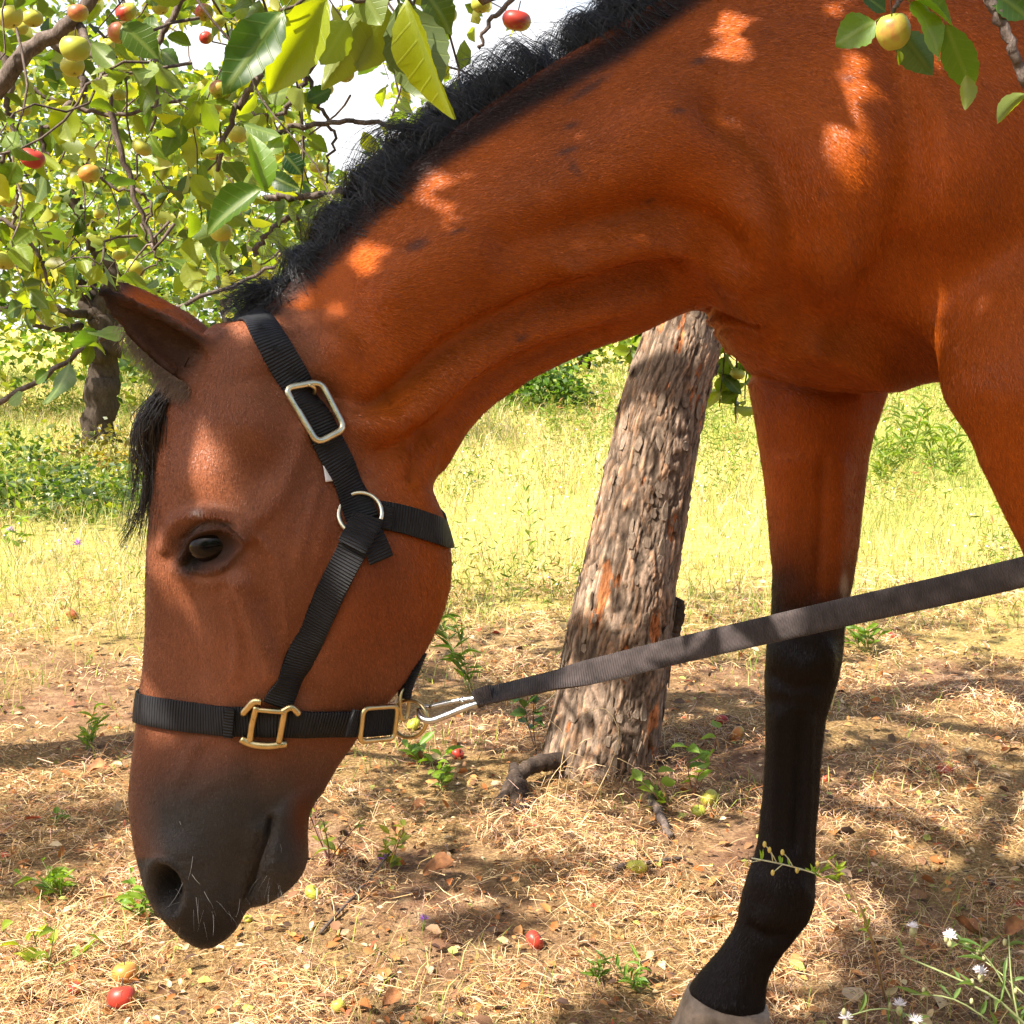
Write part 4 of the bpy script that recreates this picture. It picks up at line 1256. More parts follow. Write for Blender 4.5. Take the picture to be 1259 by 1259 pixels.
# ================================================================== LEAVES
LT = [(0, 0, 0), (.18, .30, .0), (.42, .5, 0), (.68, .40, 0), (.88, .17, 0), (1, 0, 0)]
def leaf_template(fold=.25, curl=.25, wave=0.0, seg=15, tooth=0.0):
    """leaf along +x, normal +z, unit length, unit width -> V, F, UV"""
    V = []; UV = []
    t = np.linspace(0, 1, seg)
    prof = np.interp(t, [0, .06, .18, .42, .68, .88, 1], [.02, .16, .35, .5, .42, .2, .0])
    for k, (a, w) in enumerate(zip(t, prof)):
        z = -curl * a * a
        for s in (-1, -.55, 0, .55, 1):
            tw = w * (1 + (tooth * (1 if k % 2 else -1) if abs(s) == 1 else 0))
            V.append((a - .06 * curl * a, s * tw * (1 - .12 * fold), z + fold * abs(s) * w + wave * .04 * math.sin(9 * a + 2 * s) * abs(s))); UV.append((a, s * w))
    F = []
    for k in range(seg - 1):
        for c in range(4):
            F.append((k * 5 + c, (k + 1) * 5 + c, (k + 1) * 5 + c + 1, k * 5 + c + 1))
    return np.array(V), np.array(F), np.array(UV)
PET = .22   # petiole share of the leaf length, a thin stalk before the blade
def leaf_mesh(name, **kw):
    V, F, UV = leaf_template(**kw)
    pv, pf = tube(np.array([[-PET, 0, .03], [-PET * .4, 0, .01], [.02, 0, 0]]), .012, 4, cap=False)
    mb = MB(); mb.add(V, F, None, UV); mb.add(pv, pf, None, np.tile([0.0, 0.0], (len(pv), 1)))
    return mb.mesh(name)
M_leaf = leaf_material('apple_leaf', False, (.028, .070, .009), (.135, .20, .016), (2.5, 2.3, .7), .46)
M_leafs = leaf_material('foliage_leaf', True, None, None, (2.5, 2.3, .7), .44)
M_canopy = leaf_material('canopy_leaf', True, None, None, (1.8, 1.9, .6), .30)
LEAF_MESHES = [leaf_mesh('leaf', fold=f, curl=c, wave=w, tooth=.045) for f, c, w in [(.25, .15, 1), (.5, .35, 0.5), (.15, .5, 1.5), (.6, .1, 1), (.3, -.25, 1), (.35, .75, 1.2)]]
for me in LEAF_MESHES: me.materials.append(M_leaf)
def basis(base, axis, normal):
    a = np.asarray(axis, float); a /= np.linalg.norm(a)
    n = np.asarray(normal, float); n = n - a * n.dot(a); n /= np.linalg.norm(n) + 1e-9
    return a, np.cross(n, a), n
def leaf_obj(tree, base, axis, normal, L, Wd, shape=None, color=(1, 1, 1)):
    a, s, n = basis(base, axis, normal)
    o = bpy.data.objects.new('leaf', LEAF_MESHES[shape if shape is not None else random.randrange(len(LEAF_MESHES))])
    M = Matrix(((a[0], s[0], n[0], 0), (a[1], s[1], n[1], 0), (a[2], s[2], n[2], 0), (0, 0, 0, 1)))
    o.matrix_basis = Matrix.Translation(Vector([float(c) for c in base]) - tree.location) @ M @ Matrix.Diagonal((L, Wd, L * .8, 1))
    o.color = (*color, 1)
    COL.objects.link(o); o.parent = tree
    return o
# cheap leaf for masses: folded blade of 8 triangles
CV = np.array([(0, 0, 0), (.35, .42, .10), (.72, .32, .06), (1, 0, -.12), (.72, -.32, .06), (.35, -.42, .10), (.35, 0, 0), (.72, 0, -.04)])
CT = np.array([(0, 6, 1), (0, 5, 6), (6, 7, 2), (6, 2, 1), (6, 4, 7), (6, 5, 4), (7, 3, 2), (7, 4, 3)])
CV1 = np.array([(0, 0, 0), (.5, .40, .08), (1, 0, -.06), (.5, -.40, .08)]); CT1 = np.array([(0, 2, 1), (0, 3, 2)])
def leaf_mass(base, axis, normal, L, Wd, colors, simple=False):
    cv, ct = (CV1, CT1) if simple else (CV, CT)
    A = axis / (np.linalg.norm(axis, axis=1)[:, None] + 1e-9)
    N = normal - A * (normal * A).sum(1)[:, None]; N /= np.linalg.norm(N, axis=1)[:, None] + 1e-9
    S = np.cross(N, A)
    V = base[:, None] + cv[None, :, 0, None] * (A * L[:, None])[:, None] + cv[None, :, 1, None] * (S * Wd[:, None])[:, None] + cv[None, :, 2, None] * (N * L[:, None])[:, None]
    n = len(base); k = len(cv)
    F = (ct[None] + (np.arange(n) * k)[:, None, None]).reshape(-1, 3)
    return V.reshape(-1, 3), F, np.repeat(colors, k, 0)
def leaf_colors(n, rng, yellow=.25):
    yellow = min(.8, yellow * 1.5)
    a = np.array([.018, .048, .008]); b = np.array([.13, .20, .018]); y = np.array([.30, .29, .03])
    t = rng.random(n)[:, None]; c = a * (1 - t) + b * t
    w = (rng.random(n) < yellow)[:, None] * rng.random(n)[:, None]
    return (c * (1 - w) + y * w) * rng.uniform(.8, 1.2, n)[:, None]
def random_dirs(n, rng, droop=.5, flat=.6):
    a = rng.normal(size=(n, 3)); a[:, 2] = a[:, 2] * .6 - droop
    N = rng.normal(size=(n, 3)) * (1 - flat) + np.array([0, 0, 1.0]) * flat + rng.normal(size=(n, 3)) * .25
    return a, N

BARKC = ((.115, .078, .054), (.275, .20, .145), (.45, .355, .27))
M_bark = bark_material('trunk_bark', BARKC, 1.0, True)
M_branch = bark_material('branch_bark', ((.05, .038, .032), (.12, .09, .075), (.24, .19, .165)), 1.6)
M_plate = bark_material('bark_plate_bark', ((.07, .05, .038), (.19, .138, .10), (.32, .25, .19)), 1.3)
def branch_obj(tree, P, r0, r1, k=8, wob=.006, name='branch', n=26):
    P = cr(np.array(P, float), n)
    P = P + np.array([[pnoise(Vector((i * .9, s, P[0][0] * 7))) for s in (1.3, 5.1, 9.7)] for i in range(n)]) * wob
    R = np.linspace(r0, r1, n) * (1 + .13 * np.array([pnoise(Vector((i * 1.7, P[0][2] * 9, 4))) for i in range(n)]))
    V, F = tube(P, R, k)
    return link(name, mesh_np(name, V, F), M_branch, tree), P

# ------------------------------------------------------------------ leaning apple tree behind the horse
t1 = empty('apple_tree', G(735, 931))
tag(t1, 'leaning apple tree with flaking grey bark standing right behind the horse', 'tree')
TY = float(t1.location.y)
ax_px = [(728, 985, TY, 80), (735, 945, TY, 72), (747, 880, TY, 69), (758, 810, TY, 67.5), (770, 730, TY, 62), (784, 650, TY + .01, 57.5), (797, 580, TY + .02, 54.5), (815, 500, TY + .03, 52.5), (833, 440, TY + .04, 50), (848, 385, TY + .05, 46),
         (868, 310, TY + .06, 44), (890, 220, TY + .05, 43), (905, 120, TY - .05, 41), (900, 20, TY - .15, 39)]
rows, seg = 330, 230
ctrl = np.array([[*W(a, b, c), PX(d, c)] for a, b, c, d in ax_px])
cl = arc_resample(cr(ctrl, 300), rows)
T, N, B = frames(cl[:, :3])
s_len = np.concatenate([[0], np.cumsum(np.linalg.norm(np.diff(cl[:, :3], axis=0), axis=1))])
ang = np.linspace(0, 2 * np.pi, seg, endpoint=False)
def fbm(P, o=3):
    return np.array([sum(pnoise(Vector(p) * 2.0 ** k) / 2 ** k for k in range(o)) for p in P])
# bark plates: long cells with cracks between them
from mathutils.kdtree import KDTree
def cells(count, stretch, seed):
    r = np.random.default_rng(seed); H = s_len[-1]; R = .125
    pts = np.column_stack([r.uniform(0, H, count) / stretch, r.uniform(0, 2 * np.pi, count)])
    kd = KDTree(count); P3 = np.column_stack([R * np.cos(pts[:, 1]), R * np.sin(pts[:, 1]), pts[:, 0]])
    for i, p in enumerate(P3): kd.insert(p, i)
    kd.balance(); val = r.random(count)
    return kd, val
kd1, v1 = cells(1100, 5.0, 5); kd2, v2 = cells(5200, 3.2, 6)
disp_t = np.zeros((rows, seg)); colt = np.ones((rows, seg, 3)); 
for i in range(rows):
    for j in range(seg):
        a = ang[j]; s = s_len[i]
        w = pnoise(Vector((math.cos(a) * 2.2, math.sin(a) * 2.2, s * 7))) * .030 + pnoise(Vector((math.cos(a) * 9, math.sin(a) * 9, s * 24))) * .010
        w2 = pnoise(Vector((math.cos(a) * 2.2 + 9, math.sin(a) * 2.2, s * 7))) * .02
        p = Vector((.125 * math.cos(a) + w, .125 * math.sin(a) + w, s / 5.0 + w2))
        (c1, i1, d1), (c2, i2, d2) = kd1.find_n(p, 2)
        e = min(1.0, (d2 - d1) / .0040)
        p2 = Vector((p.x, p.y, s / 3.2 + w2))
        (c3, i3, d3), (c4, i4, d4) = kd2.find_n(p2, 2)
        f = min(1.0, (d4 - d3) / .0024)
        h = .0046 * e ** .5 * (.5 + .9 * v1[i1]) + .0030 * f * (.3 + v2[i3])
        big = pnoise(Vector((math.cos(a) * 1.5, math.sin(a) * 1.5, s * 5.5))) * .5 + .5
        disp_t[i, j] = h + .010 * (big - .5)
        grey = .75 + .5 * v1[i1]
        base = np.array([1.05, 1.0, .98]) * grey if v2[i3] < .75 else np.array([1.35, 1.12, .95]) * grey
        patch = pnoise(Vector((math.cos(a) * 3 + 4, math.sin(a) * 3, s * 6.5)))
        if patch > .39 and v2[i3] > .3: base = np.array([2.1, 1.05, .55]) * (.6 + .5 * v2[i3]); disp_t[i, j] -= .004
        colt[i, j] = base * (.30 + .70 * min(e, 1)) * (.62 + .38 * f)
PT = cl[:, None, :3] + (cl[:, None, 3] + disp_t - .006)[:, :, None] * (np.cos(ang)[None, :, None] * N[:, None] + np.sin(ang)[None, :, None] * B[:, None])
# root flare
fl = np.exp(-(s_len / .10))[:, None, None] * .018 * (1 + .8 * np.sin(3 * ang + 1))[None, :, None]
PT = PT + fl * (np.cos(ang)[None, :, None] * N[:, None] + np.sin(ang)[None, :, None] * B[:, None])
i, j = np.meshgrid(np.arange(rows - 1), np.arange(seg), indexing='ij')
q = np.stack([i * seg + j, i * seg + (j + 1) % seg, (i + 1) * seg + (j + 1) % seg, (i + 1) * seg + j], -1).reshape(-1, 4)
link('trunk', mesh_np('trunk', PT.reshape(-1, 3), q, True, np.clip(colt.reshape(-1, 3), 0.05, 3)), M_bark, t1)
# flaking plates standing off the trunk
r5 = np.random.default_rng(12)
for k in range(330):
    i = int(r5.uniform(12, 250)); j = int(r5.integers(seg))
    c = PT[i, j]; out = c - cl[i, :3]; out /= np.linalg.norm(out)
    if out[1] > .30: continue
    up = T[i]; sd = np.cross(out, up)
    h, w = r5.uniform(.010, .030) * (1.3 if k < 40 else 1), r5.uniform(.0045, .011) * (1.3 if k < 40 else 1)
    V = []
    pts = [(-1, -.6), (-.9, .5), (-.2, .95), (.5, .8), (1, .3), (.9, -.5), (.2, -.9), (-.5, -.85)]
    for top in (0, 1):
        for a, b_ in pts:
            a2 = a * (1 + r5.normal() * .15); b3 = b_ * (1 + r5.normal() * .2)
            V.append(c + up * a2 * h + sd * b3 * w + out * (-.001 + .003 * top + .0035 * max(0, -a) * (1 if k % 2 else .2)))
    n = len(pts)
    me = bpy.data.meshes.new('bark_plate')
    me.from_pydata([tuple(v) for v in V], [], [tuple(range(n, 2 * n))] + [(x, (x + 1) % n, n + (x + 1) % n, n + x) for x in range(n)])
    link('bark_plate', me, M_plate, t1)
M_root = bark_material('old_root_bark', ((.022, .016, .013), (.06, .043, .033), (.15, .105, .075)), 1.2)
# snag and old root
branch_obj(t1, [W(795, 798, TY + .0), W(817, 786, TY + .0), W(829, 766, TY - .01), W(834, 738, TY - .02)], PX(17, TY), PX(8, TY), 10, .006, 'branch_stub')[0].data.materials[0] = M_root
branch_obj(t1, [G(690, 955) + np.array([0, .05, .03]), G(650, 962) + np.array([0, 0, .045]), G(622, 978) + np.array([0, 0, .02]), G(604, 990) + np.array([0, 0, -.02])], .022, .009, 12, .007, 'root')[0].data.materials[0] = M_root
branch_obj(t1, [G(640, 985) + np.array([0, 0, -.02]), G(636, 972) + np.array([0, 0, .03]), G(632, 962) + np.array([0, 0, .045])], .030, .012, 12, .010, 'root')[0].data.materials[0] = M_root

# ------------------------------------------------------------------ crown above the horse: shade with gaps, as orchard dapple
Sd = np.array(SUN_DIR); e1 = np.cross(Sd, [0, 0, 1]); e1 /= np.linalg.norm(e1); e2 = np.cross(e1, Sd)
def sp(P): P = np.asarray(P, float).reshape(-1, 3); return np.stack([P @ e1, P @ e2], 1)
rc = np.random.default_rng(33)
crown = []
def over(P, zlo=2.0, zhi=3.1):
    """move ground/horse points up the sun ray to crown height"""
    P = np.asarray(P, float).reshape(-1, 3)
    z = rc.uniform(zlo, zhi, len(P))
    return P + Sd * ((z - P[:, 2]) / Sd[2])[:, None]
# what should lie in shade: the front of the horse and patches of ground
nsun = NB @ Sd
front_id = np.where((bv[:, 0] < 1.1) & (nsun > .03))[0]
pick_id = front_id[rc.choice(len(front_id), 15000, replace=True)]
pick = bv[pick_id]
lit_spots = []     # sunlit flecks (pixel, radius m)
for x, y, r in [(536, 222, .010), (545, 238, .008), (520, 230, .011), (552, 262, .007), (452, 312, .012), (400, 355, .024), (380, 372, .020), (372, 352, .016), (908, 20, .020), (895, 45, .018), (900, 62, .014), (925, 12, .010), (935, 25, .012),
                (1008, 10, .010), (1015, 30, .010), (1050, 70, .012), (1050, 100, .014), (1030, 145, .020), (1040, 170, .024), (1048, 205, .020), (1055, 225, .012), (990, 85, .008), (1005, 100, .006),
                (250, 575, .020), (258, 560, .016), (205, 640, .010), (192, 600, .012), (200, 690, .012), (188, 560, .010), (300, 395, .012), (255, 395, .014), (215, 372, .012), (185, 355, .01), (365, 320, .016), (395, 285, .016), (520, 150, .02), (480, 190, .018)]:
    h = hit(x, y)
    if h is not None: lit_spots.append((h[0], r * (1.0 if x < 470 else .72)))
for x in range(715, 950, 18):
    lit_spots.append((W(x, np.interp(x, [590, 950, 1259], [858, 773, 703]), np.interp(x, [590, 950, 1259], [1.268, 1.19, 1.10])), .024 if not 855 < x < 885 else .004))
for x, y, Y, r in [(968, 770, 1.19, .012), (345, 885, 1.2, .012), (190, 870, 1.27, .012), (555, 870, 1.27, .02)]:
    lit_spots.append((W(x, y, Y), r))
lit_ground = []
for x, y, r in [(60, 830, .30), (90, 920, .22), (40, 760, .35), (300, 1190, .22), (150, 1180, .18), (420, 1020, .14), (560, 900, .18), (600, 780, .35), (330, 1250, .12), (60, 1130, .10), (480, 1180, .10), (620, 1200, .12), (880, 1000, .12), (900, 1090, .14), (1060, 870, .13), (1130, 880, .10), (1000, 990, .13), (1200, 1020, .10), (1150, 1040, .08), (920, 780, .15), (1130, 800, .12), (760, 1020, .12), (820, 1150, .10), (1040, 1100, .07), (640, 1000, .10), (730, 1100, .08), (1230, 860, .10),
                (540, 1110, .04), (1000, 1180, .04), (1000, 1240, .05), (860, 1200, .06)]:
    lit_ground.append((G(x, y), r))
for x, y, r in [(690, 900, .09), (705, 800, .10), (725, 720, .10), (748, 640, .10), (772, 560, .09), (802, 470, .08), (680, 940, .08), (750, 780, .06), (790, 600, .04), (815, 430, .08)]:
    lit_ground.append((W(x, y, TY - .1), r))
shade_ground = []
for x, y, rx, n in [(60, 1010, .17, 46), (20, 1060, .15, 36), (130, 1000, .10, 18), (10, 970, .16, 20), (500, 1050, .11, 26), (560, 1130, .10, 30), (470, 1130, .09, 18), (620, 1070, .08, 14), (540, 1210, .10, 26), (640, 1240, .14, 34), (760, 1230, .12, 24), (450, 1245, .10, 20), (1100, 930, .20, 60), (1220, 940, .18, 44), (1010, 930, .12, 16), (1180, 760, .40, 60), (1080, 770, .28, 30), (1230, 820, .2, 30), (1180, 1090, .14, 60), (1100, 1080, .12, 50), (1240, 1110, .14, 44), (1040, 1050, .08, 16), (1180, 1160, .12, 36), (1090, 1170, .09, 30),
                    (900, 930, .10, 14), (860, 870, .14, 16), (700, 1050, .09, 14), (820, 1060, .1, 14), (220, 990, .12, 18), (980, 850, .14, 10), (880, 1240, .10, 10), (60, 1210, .09, 8), (640, 880, .12, 12), (520, 850, .16, 8), (780, 960, .10, 14)]:
    c = G(x, y)
    n = int(n * 1.7); p = c + np.column_stack([rc.normal(size=(n, 2)) * rx * .62, np.zeros(n)])
    shade_ground.append(over(p, 2.3, 3.6))
def in_holes(P, holes, grow=0.0):
    q = sp(P); bad = np.zeros(len(P), bool)
    for c, r in holes:
        bad |= np.linalg.norm(q - sp(c)[0], axis=1) < r + grow
    return bad
# ------------------------------------------------------------------ second apple tree at the left, its limbs reaching into the picture
t3 = empty('apple_tree', (-1.75, 2.75, 0))
tag(t3, 'apple tree with drooping fruit laden branches filling the upper left', 'tree')
V, F = tube(cr([(-1.75, 2.75, -.1), (-1.72, 2.75, .5), (-1.62, 2.7, 1.0), (-1.45, 2.65, 1.5), (-1.3, 2.55, 2.0), (-1.0, 2.3, 2.6)], 40), np.linspace(.13, .06, 40), 16)
link('trunk', mesh_np('trunk', V, F, True, np.full((len(V), 3), .5)), M_bark, t3)
BR = [
    ([(-160, 330, 2.6), (-60, 200, 2.4), (0, 108, 2.35), (40, 62, 2.35), (75, 35, 2.35), (108, 3, 2.35), (150, -50, 2.35)], 11, 7),
    ([(95, 25, 2.36), (112, 62, 2.33), (126, 88, 2.3), (140, 145, 2.3), (150, 190, 2.3), (163, 228, 2.3), (176, 267, 2.3), (192, 305, 2.3)], 5.5, 2.5),
    ([(60, 45, 2.5), (98, 85, 2.5), (100, 115, 2.5), (74, 142, 2.5), (50, 165, 2.5), (62, 200, 2.5)], 5.5, 2.5),
    ([(420, -60, 2.3), (370, 20, 2.3), (322, 90, 2.2), (300, 122, 2.2), (285, 143, 2.2), (275, 180, 2.2), (266, 210, 2.2)], 5.5, 2.5),
    ([(395, 60, 2.4), (375, 95, 2.4), (355, 128, 2.4), (343, 142, 2.4), (310, 141, 2.4)], 4, 1.8),
    ([(368, 70, 2.3), (384, 110, 2.3), (398, 140, 2.3), (411, 163, 2.3), (405, 200, 2.3), (403, 230, 2.3)], 3, 1.3),
    ([(330, 170, 2.2), (365, 157, 2.2), (410, 151, 2.2), (450, 150, 2.2), (500, 160, 2.2)], 3.5, 3),
    ([(352, 168, 2.5), (360, 200, 2.5), (350, 178, 2.5)], 2, 1.5),
    ([(320, 245, 2.2), (360, 243, 2.2), (400, 240, 2.2), (440, 232, 2.2)], 4, 5),
    ([(310, 315, 2.3), (335, 282, 2.3), (360, 268, 2.3), (390, 258, 2.3)], 3.5, 4),
    ([(-40, 520, 1.9), (0, 497, 1.9), (55, 460, 1.9), (107, 427, 1.9), (155, 403, 1.9), (226, 375, 1.95), (294, 346, 2.0), (340, 330, 2.0)], 3.6, 2.2),
    ([(-30, -30, 2.6), (10, 90, 2.6), (8, 130, 2.6), (16, 170, 2.6), (0, 200, 2.6)], 5, 2.5),
    ([(250, -30, 2.5), (210, 20, 2.5), (196, 55, 2.5), (190, 110, 2.5), (193, 135, 2.5), (185, 160, 2.5)], 4.5, 1.8),
    ([(100, 200, 2.5), (120, 215, 2.5), (150, 235, 2.5), (165, 225, 2.5), (170, 190, 2.5)], 2.2, 1.3),
    ([(170, 230, 2.3), (185, 252, 2.3), (178, 290, 2.3), (195, 320, 2.3), (175, 335, 2.3)], 2, 1),
    ([(700, -60, 2.6), (640, -10, 2.6), (600, 30, 2.6), (590, 60, 2.6)], 4, 2),
    ([(20, 230, 2.6), (18, 270, 2.6), (22, 305, 2.6), (10, 330, 2.6)], 2.5, 1.4),
    ([(-50, 60, 3.0), (60, 120, 3.0), (140, 140, 3.0), (230, 120, 3.0)], 4, 2),
    ([(60, 350, 2.4), (45, 310, 2.4), (20, 280, 2.4), (-40, 255, 2.4)], 2, 3),
]
TW = []
for pts, a, b_ in BR:
    o, P = branch_obj(t3, [W(*p) for p in pts], PX(a, pts[0][2]), PX(b_, pts[-1][2]), 8, .010)
    TW.append(P)
# limbs outside the frame that carry the rest of the crown
branch_obj(t3, [(-1.3, 2.55, 2.0), (-1.1, 1.9, 2.4), (-.8, 1.2, 2.7), (-.5, .6, 2.8)], .05, .02, 8, .02)
branch_obj(t3, [(-1.0, 2.3, 2.6), (-.6, 1.9, 2.9), (-.1, 1.5, 3.1), (.4, 1.1, 3.1)], .045, .015, 8, .02)
rt = np.random.default_rng(21)
def sky_gap(px, py):
    return (((px - 428) / 50) ** 2 + ((py - 125) / 82) ** 2 < 1) or (((px - 240) / 46) ** 2 + ((py - 58) / 30) ** 2 < 1) or (((px - 385) / 30) ** 2 + ((py - 70) / 30) ** 2 < 1) or (((px - 428) / 26) ** 2 + ((py - 185) / 26) ** 2 < 1)
PINK = (.42, .12, .05); RED = (.36, .035, .02); ORG = (.50, .19, .04); YG = (.42, .40, .05)
gr = 'apples hanging from the branches at the upper left'
HANG = [
    (12, 20, 15.5, 2.1, YG, .2, 'large yellow green apple hanging in the top left corner of the picture'),
    (40, 22, 12, 2.3, YG, .1, 'green apple beside the big apple in the top left corner'),
    (25, 34, 9, 2.4, YG, .1, 'small green apple tucked under the big apple in the top left corner'),
    (96, 15, 12, 2.25, PINK, .6, 'pink cheeked apple at the top of the thick grey limb'),
    (155, 14, 13, 2.2, RED, .62, 'rosy apple at the top edge right of the thick limb'),
    (148, 39, 15, 2.15, PINK, .62, 'broad rosy apple just below the one at the top edge'),
    (92, 58, 18, 2.1, YG, .3, 'largest pale yellow apple, upper one of a touching pair'),
    (89, 81, 14, 2.15, YG, .1, 'yellow apple touching the underside of the largest apple'),
    (132, 55, 8.5, 2.4, YG, .1, 'small dull green apple right of the touching pair'),
    (197, 8, 10, 2.4, YG, .15, 'green apple at the top edge above the hanging twig'),
    (251, 15, 11, 2.3, RED, .6, 'rosy apple at the top edge beside the white sky gap'),
    (268, 25, 8.5, 2.5, YG, .1, 'green apple right of the rosy apple beside the white sky gap'),
    (253, 46, 8, 2.5, RED, .85, 'small bright red apple seen against the white sky gap'),
    (193, 95, 11, 2.25, YG, .25, 'round green apple hanging alone with its calyx facing the viewer'),
    (146, 116, 9, 2.6, YG, .1, 'dull green apple beside the long hanging twig, above its middle'),
    (175, 181, 12, 2.2, YG, .15, 'clear yellow apple just right of the long hanging twig'),
    (110, 213, 13, 2.2, ORG, .62, 'yellow apple with orange cheek left of the long hanging twig'),
    (40, 194, 15, 1.98, RED, 1.0, 'bright red apple among curled white leaves at the left'),
    (29, 135, 9, 2.5, YG, .1, 'pale green apple above the bright red apple at the left'),
    (271, 110, 13, 2.2, PINK, .5, 'blushed apple under the dark foreground leaf'),
    (263, 131, 10, 2.4, YG, .1, 'green apple just under the blushed one by the dark leaf'),
    (292, 164, 12, 2.5, YG, .1, 'green apple left of the two crossing twigs'),
    (262, 190, 7.5, 2.8, PINK, .35, 'small pale apple behind the slanting dark twig'),
    (231, 215, 6, 3.0, YG, .1, 'tiny pale green apple in the far leaves'),
    (272, 285, 13, 2.3, YG, .25, 'yellow apple under the big dark green leaf near the crest'),
    (8, 245, 11, 2.5, YG, .2, 'dull green apple at the left edge below the red one'),
    (6, 320, 13, 2.2, YG, .25, 'yellow apple half cut by the left edge of the picture'),
    (147, 312, 9, 2.5, YG, .2, 'yellow apple left of the two above the horse ear'),
    (167, 329, 12, 2.4, YG, .2, 'yellow apple hanging right above the tip of the horse ear'),
    (426, 92, 10, 2.3, YG, .1, 'green apple seen against white sky under the yellow foreground leaves'),
    (402, 109, 8, 2.6, YG, .1, 'small green apple left of the one against the white sky'),
    (635, 24, 17, 2.0, RED, .66, 'large pink and yellow apple peeping over the black mane'),
    (551, 18, 10.5, 2.3, YG, .1, 'green apple right of the yellow foreground leaf at the top'),
    (591, 5, 11, 2.5, YG, .1, 'green apple at the top edge nearest the rosy apple over the mane'),
    (390, 205, 9, 2.4, YG, .1, 'green apple hanging just left of the white sky by the mane'),
    (300, 52, 7, 3.0, YG, .1, 'small green apple behind the dark foreground leaf'),
    (64, 265, 8, 3.1, YG, .15, 'small yellow apple low in the far left leaves'),
    (122, 262, 7, 3.1, YG, .15, 'small yellow apple low beside the far forked branch'),
    (907, 459, 9, 3.18, YG, .3, 'green apple on the leafy spray between trunk and horse leg'),
]
def before_apple(p, grow=1.25):
    q = proj(p)[0]
    return any(p[1] < Y + .03 and (q[0] - x) ** 2 + (q[1] - y) ** 2 < (r * grow + 9) ** 2 for x, y, r, Y, *_ in HANG if Y < 2.55)
# hanging twigs
cand = []
twigs = MB()
for k in range(340):
    y = rt.uniform(2.0, 4.4)
    pxs = rt.uniform(-220, 520); pys = rt.uniform(-260, 330)
    s = W(pxs, pys, y)
    lim = 405 if pxs < 140 else 345
    d = np.array([rt.normal() * .5, rt.normal() * .3, -rt.uniform(.3, 1.0)]); d /= np.linalg.norm(d)
    L = rt.uniform(.22, .55)
    P = np.array([s + d * L * t + np.array([0, 0, -.12]) * t * t + rt.normal(size=3) * .016 for t in np.linspace(0, 1, 8)]); P = cr(P, 14)
    pq = proj(P)
    keep = (pq[:, 1] < lim)
    if keep.sum() < 4: continue
    P = P[keep]
    g_ = np.mean([sky_gap(*c) for c in pq])
    if g_ > .3: continue
    TW.append(P)
    if k % 5 > 1: continue
    V, F = tube(P, np.linspace(.0030, .0010, len(P)), 5, cap=False); twigs.add(V, F)
tw = link('twigs', twigs.mesh('twigs'), M_branch, t3); tw['kind'] = 'stuff'
for P in TW:
    L = np.linalg.norm(np.diff(P, axis=0), axis=1).sum()
    for c in range(int(L / .034)):
        t = rt.uniform(0, 1); f = t * (len(P) - 1); i = min(int(f), len(P) - 2)
        b0 = P[i] * (1 - f + i) + P[i + 1] * (f - i)
        q = proj(b0)[0]
        if before_apple(b0) or q[1] > 420 or sky_gap(*q) or (q[0] > 640) or (q[1] > 350 and q[0] > 150): continue
        cand.append(b0)
cand = np.array(cand); rt.shuffle(cand)
cand = cand[~in_holes(cand, lit_ground[-10:], .01)]
cand = cand[~(in_holes(cand, lit_ground, -.03) & (rt.random(len(cand)) < .6))]
inview = (proj(cand)[:, 0] > -30) & (proj(cand)[:, 0] < 560) & (proj(cand)[:, 1] > -30)
order = np.argsort(cand[:, 1] + (~inview) * 100)
near_ids = order[:272]; rest = order[272:]
for i in near_ids:
    a = rt.normal(size=3); a[2] = a[2] * .5 - .75
    n = rt.normal(size=3) * .8 + np.array([0, -.25, .7])
    y = rt.random()
    colr = (1.1, 1.1, .9) if y < .38 else ((1.7, 1.4, .8) if y < .70 else ((2.4, 1.7, .7) if y < .86 else (.62, .72, 1.0)))
    L = rt.uniform(.036, .064)
    leaf_obj(t3, cand[i] + a / np.linalg.norm(a) * L * PET, a, n, L, L * rt.uniform(.55, .8), None, colr)
fb, fa, fn, fL, fc = [], [], [], [], []
def add_mass(pos, rng, L, yellow=.25, droop=.5, flat=.5):
    n = len(pos); a, nn = random_dirs(n, rng, droop, flat)
    return pos, a, nn, rng.uniform(L * .7, L * 1.25, n), leaf_colors(n, rng, yellow)
masses = [add_mass(cand[rest], rt, .052, .35)]

